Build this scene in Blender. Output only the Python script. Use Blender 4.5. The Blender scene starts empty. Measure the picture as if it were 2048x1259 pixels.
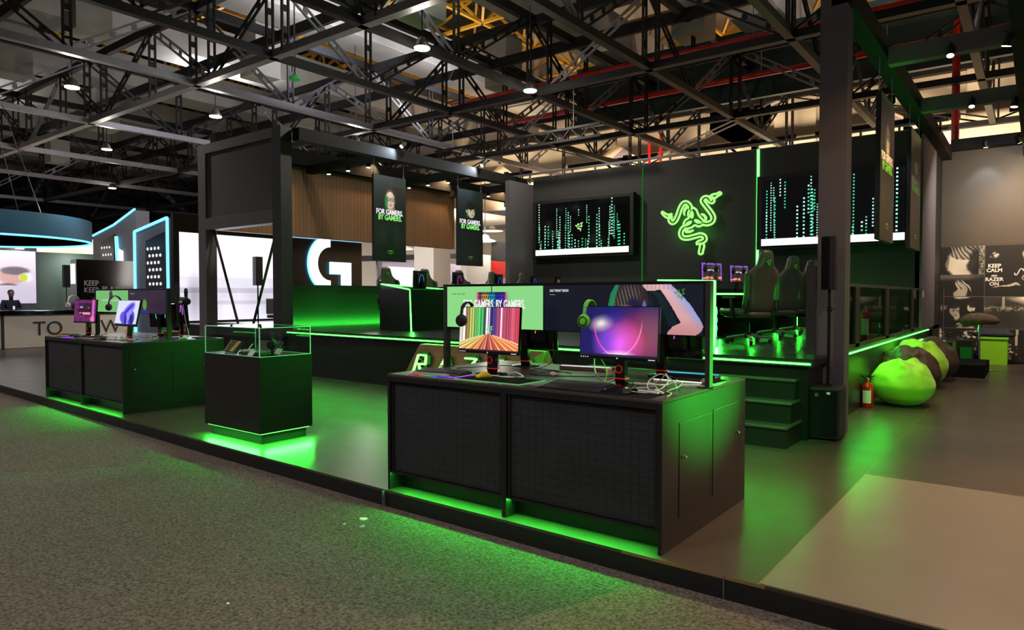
import bpy, math, random
import numpy as np
from mathutils import Vector, Matrix, noise
random.seed(7); rng = np.random.RandomState(5)
PI = math.pi
C = bpy.context.scene.collection
S = bpy.context.scene
# ---------------------------------------------------------------- camera
# frame: z = 0 is the top of the booth platform, the hall carpet lies 0.133 m lower
cam = bpy.data.cameras.new('camera'); cam.sensor_width = 36; cam.lens = 36 * 1377 / 2048; cam.clip_end = 300
co = bpy.data.objects.new('camera', cam); C.objects.link(co); S.camera = co
ps = math.atan(1051 / 1377); pt = math.atan(37.5 / 1377)
F = Vector((-math.sin(ps) * math.cos(pt), math.cos(ps) * math.cos(pt), -math.sin(pt)))
co.location = (0, 0, 1.55); co.rotation_euler = F.to_track_quat('-Z', 'Y').to_euler()
# ---------------------------------------------------------------- world, exposure
w = bpy.data.worlds.new('hall air'); S.world = w; w.use_nodes = True
w.node_tree.nodes['Background'].inputs[0].default_value = (.80, .78, .85, 1)
w.node_tree.nodes['Background'].inputs[1].default_value = .125
S.view_settings.view_transform = 'Standard'; S.view_settings.look = 'None'
S.view_settings.exposure = 0.0; S.view_settings.gamma = 1; S.view_settings.use_curve_mapping = False
LED = (.04, 1, .06)
def area(loc, to, size, power, col=(1, 1, 1), sy=None, spread=PI):
    l = bpy.data.lights.new('area_light', 'AREA'); l.energy = power; l.color = col; l.size = size
    if sy: l.shape = 'RECTANGLE'; l.size_y = sy
    l.spread = spread
    o = bpy.data.objects.new('area_light', l); C.objects.link(o); o.location = loc
    d = (Vector(to) - Vector(loc)).normalized()
    o.rotation_euler = d.to_track_quat('-Z', 'Y').to_euler(); return o
def strip(p0, p1, d, power, wd=.02, col=LED):     # light of an LED strip from p0 to p1, shining along d
    p0 = Vector(p0); p1 = Vector(p1); ax = (p1 - p0); L = ax.length; ax.normalize(); z = -Vector(d).normalized(); y = z.cross(ax).normalized(); x = y.cross(z)
    l = bpy.data.lights.new('led_light', 'AREA'); l.shape = 'RECTANGLE'; l.size = L; l.size_y = wd; l.energy = power; l.color = col
    o = bpy.data.objects.new('led_light', l); C.objects.link(o)
    m = Matrix((x, y, z)).transposed().to_4x4(); m.translation = (p0 + p1) / 2; o.matrix_world = m; return o
def spot(loc, to, power, col, ang=90, blend=.6, r=.05):
    l = bpy.data.lights.new('spot_light', 'SPOT'); l.energy = power; l.color = col; l.spot_size = math.radians(ang); l.spot_blend = blend; l.shadow_soft_size = r
    o = bpy.data.objects.new('spot_light', l); C.objects.link(o); o.location = loc
    o.rotation_euler = (Vector(to) - Vector(loc)).normalized().to_track_quat('-Z', 'Y').to_euler(); return o
WARM = (1, .62, .30); COOL = (.75, .87, 1); WHITE = (1, .9, .76)
# LED strips of the booth
strip((-11.9, 8.18, .83), (-1.9, 7.64, .83), (0, -.6, -1), 26, .02)             # stage lip
strip((-1.83, 8.9, .83), (-1.83, 17.3, .83), (.6, 0, -1), 24, .02)              # walkway lip
strip((-4.05, 3.83, .125), (-1.85, 3.83, .125), (0, -1, -.7), 26, .02)          # near counter toe
strip((-12.05, 4.06, .125), (-9.6, 4.02, .125), (0, -1, -.7), 22, .02)          # far counter toe
strip((-7.45, 4.07, .108), (-6.4, 4.07, .108), (0, -.5, -1), 18, .02)            # showcase
strip((-6.37, 4.1, .108), (-6.37, 4.7, .108), (.5, 0, -1), 12, .02)
strip((-9.5, 9.32, 1.6), (-9.5, 9.32, .95), (0, -1, 0), 4)                      # end panels of the stage desks
strip((-3.46, 9.12, 1.7), (-3.46, 9.12, .95), (.6, -1, 0), 7)
for y in (10.75, 12.3, 13.9, 15.4): strip((-4.03, y, 1.5), (-4.03, y, .95), (1, 0, 0), 5)
strip((-4.0, 9.4, 1.56), (-4.0, 15.8, 1.56), (1, 0, -.8), 8)
strip((-9.9, 9.6, 1.55), (-9.9, 15.8, 1.55), (-1, 0, .5), 16)
strip((-9.4, 15.9, .95), (-5.3, 15.9, .95), (0, 0, 1), 12)                      # foot of the back wall
strip((-5.13, 15.93, 4.8), (-5.13, 15.93, 2.3), (0, -1, 0), 8)
strip((-12.2, 9.0, .9), (-12.2, 12.6, .9), (-1, 0, .75), 55, .05)                        # wash on the low side wall
area((-6.4, 9.4, 4.55), (-5.4, 5.8, 0), .8, 36, (.28, 1, .25), spread=1.3)     # green wash down on the platform
spot((3.2, 8.3, .62), (-1.76, 4.55, .98), 6500, LED, 12, 1, .1)                # unseen green spots, added beside and right of the stage, onto the counters
spot((-3.9, 7.3, 2.6), (-6.37, 4.4, .80), 900, LED, 18, 1, .1)
spot((-6.6, 7.4, 2.4), (-9.49, 4.8, .65), 700, LED, 19, 1, .1)
spot((3.2, 8.5, .7), (-1.75, 10.0, 1.1), 260, LED, 50, 1, .1)
strip((-1.6, 9.0, 4.3), (-1.6, 15, 4.3), (-.25, 0, 1), 5, .05)  # added uplight, no visible strip, greening the underside of the right beam
spot((.2, 6.6, 4.5), (-1.72, 8.5, 2.6), 150, WARM, 50, 1, .1)
spot((-.9, 5.0, 2.6), (-2.4, 7.25, .35), 900, LED, 34, 1, .2)
for x, y, p in ((-2.9, 6.6, 170), (-6.9, 6.6, 130), (-10.7, 6.9, 150)): spot((x, y, 4.7), (x, 4.5, .95), p, (1, .95, .88), 42, .8, .1)   # unseen spots added to brighten the counter and showcase tops
# warm and cool spots on the booth frame
BEAMSPOTS = [(-11.93, 11.2, 4.98, COOL, 60), (-11.93, 14.1, 4.98, COOL, 60), (-1.95, 9.6, 4.5, COOL, 60), (-1.95, 12.2, 4.5, COOL, 40)]
# ---------------------------------------------------------------- materials
def lin(c):
    return tuple((x / 255 / 12.92 if x / 255 <= .04045 else ((x / 255 + .055) / 1.055) ** 2.4) for x in c)
MT = {}
def mat(n, c, rough=.5, metal=0, em=None, es=0, spec=.5, noise_amt=0, nscale=8, bump=0, bscale=60, srgb=True, trans=0, sheen=0):
    m = bpy.data.materials.new(n); m.use_nodes = True; nt = m.node_tree; b = nt.nodes['Principled BSDF']
    cc = lin(c) if srgb else c
    b.inputs['Base Color'].default_value = (*cc, 1); b.inputs['Roughness'].default_value = rough; b.inputs['Metallic'].default_value = metal
    b.inputs['Specular IOR Level'].default_value = spec
    if trans: b.inputs['Transmission Weight'].default_value = trans
    if sheen: b.inputs['Sheen Weight'].default_value = sheen
    if em: b.inputs['Emission Color'].default_value = (*em, 1); b.inputs['Emission Strength'].default_value = es
    tc = nt.nodes.new('ShaderNodeTexCoord')
    if noise_amt:
        nz = nt.nodes.new('ShaderNodeTexNoise'); nz.inputs['Scale'].default_value = nscale; nz.inputs['Detail'].default_value = 6
        nt.links.new(tc.outputs['Object'], nz.inputs['Vector'])
        r = nt.nodes.new('ShaderNodeMapRange'); r.inputs[3].default_value = 1 - noise_amt; r.inputs[4].default_value = 1 + noise_amt
        nt.links.new(nz.outputs[0], r.inputs[0])
        mx = nt.nodes.new('ShaderNodeVectorMath'); mx.operation = 'SCALE'; mx.inputs[0].default_value = cc
        nt.links.new(r.outputs[0], mx.inputs['Scale']); nt.links.new(mx.outputs[0], b.inputs['Base Color'])
    if bump:
        nz = nt.nodes.new('ShaderNodeTexNoise'); nz.inputs['Scale'].default_value = bscale; nz.inputs['Detail'].default_value = 4
        nt.links.new(tc.outputs['Object'], nz.inputs['Vector'])
        bp = nt.nodes.new('ShaderNodeBump'); bp.inputs['Strength'].default_value = bump; bp.inputs['Distance'].default_value = .01
        nt.links.new(nz.outputs[0], bp.inputs['Height']); nt.links.new(bp.outputs[0], b.inputs['Normal'])
    MT[n] = m; return m
def brickmat(n, c1, c2, cm, bw, rh, mortar, vec='xy', off=(0, 0), rough=.4, spec=.5, stag=0, noise_amt=.1):
    m = mat(n, c1, rough, spec=spec); nt = m.node_tree; b = nt.nodes['Principled BSDF']
    tc = [x for x in nt.nodes if x.type == 'TEX_COORD'][0]
    sp = nt.nodes.new('ShaderNodeSeparateXYZ'); cb = nt.nodes.new('ShaderNodeCombineXYZ')
    nt.links.new(tc.outputs['Object'], sp.inputs[0])
    for k, a in enumerate(vec):
        ad = nt.nodes.new('ShaderNodeMath'); ad.inputs[1].default_value = -off[k]
        nt.links.new(sp.outputs['xyz'.index(a)], ad.inputs[0]); nt.links.new(ad.outputs[0], cb.inputs[k])
    br = nt.nodes.new('ShaderNodeTexBrick'); br.offset = stag; br.squash = 1
    br.inputs['Color1'].default_value = (*lin(c1), 1); br.inputs['Color2'].default_value = (*lin(c2), 1); br.inputs['Mortar'].default_value = (*lin(cm), 1)
    br.inputs['Scale'].default_value = 1; br.inputs['Mortar Size'].default_value = mortar; br.inputs['Mortar Smooth'].default_value = 0
    br.inputs['Brick Width'].default_value = bw; br.inputs['Row Height'].default_value = rh
    nt.links.new(cb.outputs[0], br.inputs['Vector'])
    nz = nt.nodes.new('ShaderNodeTexNoise'); nz.inputs['Scale'].default_value = 3; nz.inputs['Detail'].default_value = 8
    nt.links.new(tc.outputs['Object'], nz.inputs['Vector'])
    r = nt.nodes.new('ShaderNodeMapRange'); r.inputs[3].default_value = 1 - noise_amt; r.inputs[4].default_value = 1 + noise_amt; nt.links.new(nz.outputs[0], r.inputs[0])
    mx = nt.nodes.new('ShaderNodeVectorMath'); mx.operation = 'SCALE'
    nt.links.new(br.outputs[0], mx.inputs[0]); nt.links.new(r.outputs[0], mx.inputs['Scale']); nt.links.new(mx.outputs[0], b.inputs['Base Color'])
    rr = nt.nodes.new('ShaderNodeMapRange'); rr.inputs[3].default_value = rough - .05; rr.inputs[4].default_value = rough + .07
    nt.links.new(nz.outputs[0], rr.inputs[0]); nt.links.new(rr.outputs[0], b.inputs['Roughness'])
    return m
brickmat('platform_laminate', (50, 42, 36), (74, 65, 58), (130, 105, 70), 2.75, 2.9, .0028, off=(-1.17 - 27.5, 3.72), rough=.30, spec=.75)
mat('laminate_glare', (124, 115, 104), .27, noise_amt=.08, nscale=2, spec=.8)  # floor reflection at the near right is lifted into this base colour
mat('stage_laminate', (34, 34, 34), .24, noise_amt=.15, spec=.6)
mat('black_laminate', (18, 16, 16), .35, noise_amt=.15, nscale=5)
mat('counter_black', (22, 21, 23), .34, noise_amt=.1)
mat('counter_top', (60, 57, 55), .26, noise_amt=.1, spec=.6)
mat('matte_black', (12, 12, 13), .6)
mat('gloss_black', (8, 8, 9), .12)
mat('frame_grey', (92, 86, 92), .6, noise_amt=.08)
mat('beam_black', (22, 22, 22), .8, spec=.2)
mat('frame_dark', (36, 34, 36), .6, noise_amt=.08)
brickmat('panel_grey', (84, 78, 84), (87, 81, 87), (70, 65, 70), 40, .03, .004, 'yz', rough=.7)
brickmat('wall_back', (42, 41, 41), (44, 43, 43), (30, 30, 30), 1.22, 9, .003, 'xz', rough=.6)
brickmat('brown_panel', (120, 92, 62), (112, 86, 58), (90, 68, 44), .12, 9, .008, 'yz', rough=.7)
brickmat('collage_wall', (66, 60, 50), (68, 62, 52), (54, 50, 42), 6, .9, .002, 'xz', rough=.55)
brickmat('fabric_grid', (27, 27, 36), (31, 31, 40), (10, 10, 14), .06, .056, .0035, 'xz', rough=.75, noise_amt=.25)
mat('carpet', (100, 91, 86), .95, noise_amt=1.5, nscale=55, bump=.6, bscale=220, spec=.1)
mat('black_carpet', (20, 20, 24), .95, noise_amt=.3, nscale=60, bump=.5, bscale=200, spec=.1)
mat('concrete', (150, 146, 136), .9, noise_amt=.25, nscale=1.2, bump=.2, bscale=20)
mat('concrete_warm', (190, 176, 152), .9, noise_amt=.15, nscale=1.2)
mat('cream_wall', (232, 216, 190), .9, noise_amt=.08, nscale=.7)
mat('white_wall', (225, 220, 212), .85, noise_amt=.06, nscale=.6)
mat('mauve_wall', (150, 140, 158), .8, noise_amt=.06)
mat('steel_black', (20, 19, 20), .6, 0, spec=.25, noise_amt=.2)
mat('steel_grey', (120, 118, 122), .4, .6, noise_amt=.2)
mat('roof_sheet', (30, 22, 18), .8, noise_amt=.3, nscale=2)
mat('teal_sheet', (14, 52, 48), .6, noise_amt=.2)
mat('yellow_paint', (196, 140, 24), .5, noise_amt=.15)
mat('red_paint', (190, 30, 22), .35, noise_amt=.1)
mat('extinguisher_red', (176, 28, 16), .25)
mat('brass', (200, 160, 70), .3, .9)
mat('chrome', (210, 210, 215), .12, 1)
mat('aluminium', (150, 150, 150), .35, .9)
mat('white_plastic', (215, 210, 205), .35)
mat('paper', (220, 218, 214), .7)
mat('cable_black', (14, 14, 14), .5)
mat('green_plastic', (110, 214, 60), .35)
mat('green_dark', (14, 120, 40), .4)
mat('pink_plastic', (230, 150, 150), .4)
mat('yellow_plastic', (235, 205, 50), .35)
mat('red_ring', (200, 20, 20), .3, em=lin((220, 30, 20)), es=.35)
mat('key_black', (38, 38, 40), .45)
mat('bag_green', (150, 220, 40), .6, noise_amt=.05, bump=.12, bscale=40, sheen=.2)
mat('bag_mint', (80, 205, 110), .6, noise_amt=.05, bump=.12, bscale=40)
mat('bag_brown', (62, 50, 42), .6, noise_amt=.1, bump=.12, bscale=40)
mat('lime_box', (150, 220, 40), .45)
mat('camo', (104, 80, 56), .8, noise_amt=.6, nscale=14)
mat('leather', (66, 68, 60), .38, noise_amt=.15, bump=.1)
mat('leather_dark', (24, 25, 24), .45, noise_amt=.15)
mat('blue_band', (16, 70, 96), .5)
mat('yellow_keys', (235, 170, 30), .4)
mat('grey_keys', (92, 96, 96), .5)
mat('wicker', (150, 110, 60), .7, noise_amt=.3, nscale=30)
mat('leaf', (46, 70, 24), .6, noise_amt=.4)
mat('skin', (150, 110, 90), .6)
mat('cloth_navy', (20, 26, 44), .8)
mat('hair', (24, 18, 16), .7)
mat('counter_cream', (205, 196, 184), .6, noise_amt=.04)
mat('ink', (46, 42, 44), .6)
mat('grey_text', (150, 148, 150), .6)
mat('cool_wall', (88, 92, 104), .55, noise_amt=.08)
mat('greygreen_wall', (96, 112, 104), .6, noise_amt=.06)
mat('tan_panel', (150, 122, 84), .35, noise_amt=.08)
def emis(n, c, s):
    m = bpy.data.materials.new(n); m.use_nodes = True; nt = m.node_tree; nt.nodes.clear()
    e = nt.nodes.new('ShaderNodeEmission'); e.inputs[0].default_value = (*c, 1); e.inputs[1].default_value = s
    o = nt.nodes.new('ShaderNodeOutputMaterial'); nt.links.new(e.outputs[0], o.inputs[0]); MT[n] = m; return m
emis('led', (.045, 1, .05), 12)
emis('neon', (.36, 1, .2), 1.35)
emis('led_dim', (.04, 1, .08), .18)
emis('white_glow', (1, 1, 1), 1.6)
emis('letter_green', (.42, 1, .28), 1.6)
emis('lightbox', (.93, .9, 1), 1.25)
emis('cyan_led', (.18, .68, 1), 2.0)
emis('cyan_soft', (.25, .72, 1), 1.0)
emis('warm_lamp', (1, .8, .5), 14)
emis('white_lamp', (1, .92, .75), 16)
emis('cool_lamp', (.85, .95, 1), 12)
emis('soft_lamp', (1, .93, .8), 1.3)
emis('mint_dot', (.08, .75, .38), 1.0)
emis('pale_dot', (.55, .95, .85), 1.1)
emis('glow_green', (.28, .9, .2), 1)
emis('glow_white', (.9, .9, .9), 1)
emis('glow_purple', (.5, .15, .95), 1.2)
emis('glow_orange', (1, .3, .12), 1.1)
emis('glow_cyan', (.1, .8, .9), 1.1)
emis('mat_green', (.25, .75, .25), .6)
emis('key_white', (.85, .8, .9), .8)
for i, h in enumerate([(230, 60, 200), (220, 50, 60), (200, 130, 60), (80, 200, 90), (60, 170, 220), (60, 90, 240), (130, 70, 240), (190, 110, 250)]): emis('rgb%d' % i, lin(h), 1.2)
def colmat(n, emit, rough=.5):
    m = bpy.data.materials.new(n); m.use_nodes = True; nt = m.node_tree; b = nt.nodes['Principled BSDF']
    a = nt.nodes.new('ShaderNodeAttribute'); a.attribute_name = 'Col'
    if emit:
        nt.links.new(a.outputs[0], b.inputs['Emission Color']); b.inputs['Emission Strength'].default_value = emit
        b.inputs['Base Color'].default_value = (.005, .005, .005, 1); b.inputs['Roughness'].default_value = .25
    else: nt.links.new(a.outputs[0], b.inputs['Base Color']); b.inputs['Roughness'].default_value = rough
    MT[n] = m
colmat('screen_image', 1.12); colmat('print_image', 0, .45); colmat('print_matte', 0, .7)
def glass():
    m = bpy.data.materials.new('glass'); m.use_nodes = True; nt = m.node_tree; nt.nodes.clear()
    g = nt.nodes.new('ShaderNodeBsdfGlossy'); g.inputs['Roughness'].default_value = .02
    t = nt.nodes.new('ShaderNodeBsdfTransparent'); t.inputs[0].default_value = (.9, .97, .92, 1)
    f = nt.nodes.new('ShaderNodeFresnel'); f.inputs[0].default_value = 1.5
    mx = nt.nodes.new('ShaderNodeMixShader'); o = nt.nodes.new('ShaderNodeOutputMaterial')
    gm = nt.nodes.new('ShaderNodeNewGeometry'); ml = nt.nodes.new('ShaderNodeMath'); ml.operation = 'SUBTRACT'; ml.use_clamp = True; nt.links.new(f.outputs[0], ml.inputs[0]); nt.links.new(gm.outputs['Backfacing'], ml.inputs[1])
    nt.links.new(ml.outputs[0], mx.inputs[0]); nt.links.new(t.outputs[0], mx.inputs[1]); nt.links.new(g.outputs[0], mx.inputs[2]); nt.links.new(mx.outputs[0], o.inputs[0]); MT['glass'] = m
glass()
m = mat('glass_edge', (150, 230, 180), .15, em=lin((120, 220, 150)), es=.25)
def tinted():
    m = MT['glass'].copy(); m.name = 'dark_glass'
    for n in m.node_tree.nodes:
        if n.type == 'BSDF_TRANSPARENT': n.inputs[0].default_value = (.42, .58, .47, 1)
        if n.type == 'FRESNEL': n.inputs[0].default_value = 1.04
    MT['dark_glass'] = m
tinted()
# ---------------------------------------------------------------- mesh helpers
class MB:
    def __init__(s): s.v = []; s.f = []; s.m = []; s.mi = 0
    def add(s, vs, fs):
        n = len(s.v); s.v += [tuple(v) for v in vs]; s.f += [[n + i for i in f] for f in fs]; s.m += [s.mi] * len(fs); return s
    def box(s, x0, x1, y0, y1, z0, z1):
        return s.add([(x, y, z) for z in (z0, z1) for y in (y0, y1) for x in (x0, x1)], [(0, 2, 3, 1), (4, 5, 7, 6), (0, 1, 5, 4), (1, 3, 7, 5), (3, 2, 6, 7), (2, 0, 4, 6)])
    def cbox(s, c, d, rz=0):
        n = len(s.v); s.box(-d[0] / 2, d[0] / 2, -d[1] / 2, d[1] / 2, -d[2] / 2, d[2] / 2); cs, sn = math.cos(rz), math.sin(rz)
        for i in range(n, len(s.v)):
            x, y, z = s.v[i]; s.v[i] = (c[0] + x * cs - y * sn, c[1] + x * sn + y * cs, c[2] + z)
        return s
    def bar(s, a, b, wd, ht=None):        # square bar from a to b
        a = Vector(a); b = Vector(b); d = (b - a).normalized(); ht = ht or wd
        u = d.cross(Vector((0, 0, 1)));
        if u.length < .01: u = Vector((1, 0, 0))
        u.normalize(); v = u.cross(d)
        vs = [p + u * i * wd / 2 + v * j * ht / 2 for p in (a, b) for i, j in ((-1, -1), (1, -1), (1, 1), (-1, 1))]
        return s.add(vs, [(3, 2, 1, 0), (4, 5, 6, 7), (0, 1, 5, 4), (1, 2, 6, 5), (2, 3, 7, 6), (3, 0, 4, 7)])
    def tube(s, pts, r, seg=8, closed=False):
        pts = [Vector(p) for p in pts]; n = len(pts); rs = r if isinstance(r, (list, tuple)) else [r] * n
        up = None; base = len(s.v); vs = []
        for i, p in enumerate(pts):
            a = pts[(i - 1) % n] if (closed or i > 0) else p; b = pts[(i + 1) % n] if (closed or i < n - 1) else p
            d = (b - a).normalized() if (b - a).length > 1e-9 else Vector((0, 0, 1))
            if up is None: up = d.orthogonal().normalized()
            up = (up - d * up.dot(d)); up = up.normalized() if up.length > 1e-6 else d.orthogonal().normalized(); sd = d.cross(up)
            vs += [p + (up * math.cos(2 * PI * k / seg) + sd * math.sin(2 * PI * k / seg)) * rs[i] for k in range(seg)]
        fs = []
        for i in range(n if closed else n - 1):
            for k in range(seg):
                j = (i + 1) % n; fs.append((i * seg + k, i * seg + (k + 1) % seg, j * seg + (k + 1) % seg, j * seg + k))
        if not closed: fs += [tuple(range(seg))[::-1], tuple((n - 1) * seg + k for k in range(seg))]
        return s.add(vs, fs)
    def cyl(s, a, b, r, r2=None, seg=20): return s.tube([a, b], [r, r if r2 is None else r2], seg)
    def lathe(s, prof, c=(0, 0, 0), axis=(0, 0, 1), seg=28):    # prof = [(r, h)]
        ax = Vector(axis).normalized(); u = ax.orthogonal().normalized(); v = ax.cross(u); c = Vector(c)
        vs = [c + ax * h + (u * math.cos(2 * PI * k / seg) + v * math.sin(2 * PI * k / seg)) * max(r, 1e-4) for r, h in prof for k in range(seg)]
        fs = [(i * seg + k, i * seg + (k + 1) % seg, (i + 1) * seg + (k + 1) % seg, (i + 1) * seg + k) for i in range(len(prof) - 1) for k in range(seg)]
        fs += [tuple(range(seg))[::-1], tuple((len(prof) - 1) * seg + k for k in range(seg))]
        return s.add(vs, fs)
    def prism(s, poly, o, ux, uy, n):      # polygon in (ux, uy) from o, thickness vector n
        o = Vector(o); ux = Vector(ux); uy = Vector(uy); n = Vector(n); k = len(poly)
        vs = [o + ux * a + uy * b for a, b in poly] + [o + ux * a + uy * b + n for a, b in poly]
        return s.add(vs, [tuple(range(k))[::-1], tuple(range(k, 2 * k))] + [(i, (i + 1) % k, k + (i + 1) % k, k + i) for i in range(k)])
    def loft(s, rings):
        n = len(rings[0]); vs = [p for r in rings for p in r]
        fs = [(i * n + k, i * n + (k + 1) % n, (i + 1) * n + (k + 1) % n, (i + 1) * n + k) for i in range(len(rings) - 1) for k in range(n)]
        return s.add(vs, fs + [tuple(range(n))[::-1], tuple((len(rings) - 1) * n + k for k in range(n))])
def mesh_obj(name, me, parent=None, label=None, cat=None, group=None, kind=None):
    o = bpy.data.objects.new(name, me); C.objects.link(o)
    if parent: o.parent = parent
    tag(o, label, cat, group, kind); return o
def tag(o, label=None, cat=None, group=None, kind=None):
    for k, v in (('label', label), ('category', cat), ('group', group), ('kind', kind)):
        if v: o[k] = v
    return o
def P(mb, name, mats, parent=None, label=None, cat=None, group=None, kind=None, bev=0, smooth=False, sub=0):
    me = bpy.data.meshes.new(name); me.from_pydata(mb.v, [], mb.f); mats = [mats] if isinstance(mats, str) else mats
    for x in mats: me.materials.append(MT[x])
    if len(mats) > 1: me.polygons.foreach_set('material_index', mb.m)
    if smooth: me.polygons.foreach_set('use_smooth', [True] * len(me.polygons))
    me.update(); o = mesh_obj(name, me, parent, label, cat, group, kind)
    if smooth and smooth != 'all': me.set_sharp_from_angle(angle=math.radians(40))
    if bev:
        b = o.modifiers.new('bevel', 'BEVEL'); b.width = bev; b.segments = 2; b.limit_method = 'ANGLE'
    if sub: b = o.modifiers.new('sub', 'SUBSURF'); b.levels = sub; b.render_levels = sub
    return o
def T(name, label, cat, loc=(0, 0, 0), rz=0, group=None):
    o = bpy.data.objects.new(name, None); C.objects.link(o); o.empty_display_size = .1
    o.location = loc; o.rotation_euler = (0, 0, rz); return tag(o, label, cat, group)
KIDS = {}
def copy_tree(o, parent=None, loc=None, rz=None, label=None, group=None):
    c = o.copy(); C.objects.link(c)
    if parent: c.parent = parent
    if loc is not None: c.location = loc
    if rz is not None: c.rotation_euler = (0, 0, rz)
    if label: c['label'] = label
    if group: c['group'] = group
    for ch in [x for x in bpy.data.objects if x.parent == o]: copy_tree(ch, c)
    return c
def ST(mb, name, m, **k): return P(mb, name, m, kind='structure', **k)
def image(name, o, ux, uy, nx, ny, fn, m, parent=None, **k):     # a picture: grid of coloured cells; ux, uy span its sides
    o = Vector(o); ux = Vector(ux); uy = Vector(uy)
    U, V = np.meshgrid((np.arange(nx) + .5) / nx, (np.arange(ny) + .5) / ny)
    col = np.clip(fn(U, V), 0, 1); col = np.where(col <= .04045, col / 12.92, ((col + .055) / 1.055) ** 2.4)
    a, b = np.meshgrid(np.arange(nx + 1) / nx, np.arange(ny + 1) / ny)
    vs = np.array(o) + a.reshape(-1, 1) * np.array(ux) + b.reshape(-1, 1) * np.array(uy)
    i, j = np.meshgrid(np.arange(nx), np.arange(ny)); q = (j * (nx + 1) + i).reshape(-1)
    fs = np.stack([q, q + 1, q + nx + 2, q + nx + 1], 1)
    me = bpy.data.meshes.new(name); me.from_pydata(vs.tolist(), [], fs.tolist()); me.materials.append(MT[m])
    at = me.color_attributes.new('Col', 'FLOAT_COLOR', 'CORNER')
    c4 = np.ones((nx * ny, 4, 4), dtype=np.float32); c4[:, :, :3] = col.reshape(-1, 1, 3)
    at.data.foreach_set('color', c4.reshape(-1)); me.update()
    return mesh_obj(name, me, parent, **k)
def text(name, body, o, ux, uy, size, m, parent=None, ext=.002, fat=0, squeeze=1, align='LEFT', **k):
    cu = bpy.data.curves.new(name, 'FONT'); cu.body = body; cu.size = size; cu.extrude = ext; cu.offset = fat; cu.align_x = align; cu.resolution_u = 3
    t = bpy.data.objects.new(name, cu); C.objects.link(t); bpy.context.view_layer.update()
    me = bpy.data.meshes.new_from_object(t.evaluated_get(bpy.context.evaluated_depsgraph_get())); bpy.data.objects.remove(t)
    ux = Vector(ux).normalized(); uy = Vector(uy).normalized(); n = ux.cross(uy)
    mm = Matrix((ux * squeeze, uy, n)).transposed().to_4x4(); mm.translation = Vector(o); me.transform(mm)
    me.name = name; me.materials.clear(); me.materials.append(MT[m]); return mesh_obj(name, me, parent, **k)
def smooth_pts(p, n=6, closed=False):     # Catmull-Rom
    p = [Vector(q) for q in p]; out = []; L = len(p)
    for i in range(L if closed else L - 1):
        g = lambda k: p[k % L] if closed else p[max(0, min(L - 1, k))]
        a, b, c, d = g(i - 1), g(i), g(i + 1), g(i + 2)
        for k in range(n):
            t = k / n; out.append(.5 * ((2 * b) + (c - a) * t + (2 * a - 5 * b + 4 * c - d) * t * t + (3 * b - a - 3 * c + d) * t ** 3))
    if not closed: out.append(p[-1])
    return out
# image helpers -------------------------------------------------------------
def RGB(U, c): return np.ones(U.shape + (3,)) * np.array(c) / 255.
def blend(img, mask, c):
    m = np.clip(mask, 0, 1)[..., None]; cc = np.array(c) / 255. if not isinstance(c, np.ndarray) else c; return img * (1 - m) + cc * m
def ell(U, V, x, y, a, b, soft=.15, rot=0):
    dx = U - x; dy = V - y; cs, sn = math.cos(rot), math.sin(rot); X = (dx * cs + dy * sn) / a; Y = (-dx * sn + dy * cs) / b
    return np.clip((1 - np.sqrt(X * X + Y * Y)) / soft, 0, 1)
def poly(U, V, pts):
    inside = np.zeros(U.shape, bool); n = len(pts)
    for i in range(n):
        x0, y0 = pts[i]; x1, y1 = pts[(i + 1) % n]
        if y0 == y1: continue
        c = ((V > y0) != (V > y1)) & (U < (x1 - x0) * (V - y0) / (y1 - y0) + x0); inside ^= c
    return inside.astype(float)
def fnoise(shape, cells, seed):
    r = np.random.RandomState(seed); ny, nx = shape; g = r.rand(cells + 2, cells + 2)
    y = np.linspace(0, cells, ny); x = np.linspace(0, cells, nx); yi = y.astype(int); xi = x.astype(int); fy = (y - yi)[:, None]; fx = (x - xi)[None]
    return (g[yi][:, xi] * (1 - fy) * (1 - fx) + g[yi + 1][:, xi] * fy * (1 - fx) + g[yi][:, xi + 1] * (1 - fy) * fx + g[yi + 1][:, xi + 1] * fy * fx)
# ---------------------------------------------------------------- three-headed snake emblem (traced, unit width)
def lp(x, y): return ((x - 625) / 905, -(y - 640 + .07 * (x - 625)) * .9 / 905)
SN = [[(612, 430), (618, 395), (585, 345), (540, 330), (500, 362), (468, 430), (440, 515), (405, 595), (365, 636), (330, 620), (318, 575), (330, 525)],
      [(800, 642), (870, 655), (935, 625), (955, 560), (925, 490), (868, 410), (822, 345), (800, 305), (822, 265), (865, 260), (900, 300), (935, 318), (945, 285), (925, 262)],
      [(545, 702), (500, 750), (484, 815), (510, 868), (580, 880), (680, 855), (770, 830), (825, 850), (835, 900), (790, 935), (740, 950), (748, 975)]]
HEADS = [[(345, 500), (300, 512), (255, 500), (205, 465), (188, 482), (225, 530), (270, 560), (305, 560)],
         [(900, 250), (940, 212), (1000, 200), (1045, 178), (1062, 205), (1010, 240), (970, 272), (945, 262)],
         [(770, 985), (762, 1030), (752, 1115), (800, 1120), (815, 1060), (828, 1000), (815, 960), (785, 965)]]
PET = [[(648, 452), (675, 505), (668, 560), (648, 578), (625, 555), (622, 505)], [(690, 590), (735, 592), (795, 640), (735, 655), (690, 625)], [(645, 610), (640, 650), (600, 680), (552, 695), (560, 655), (600, 620)]]
CURL = [[(600, 400), (560, 385), (530, 430), (520, 500), (550, 535), (545, 480), (575, 425)], [(775, 510), (820, 500), (870, 560), (850, 625), (835, 620), (830, 560)], [(545, 745), (560, 800), (620, 800), (675, 770), (670, 745), (620, 760), (580, 745)]]
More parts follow.
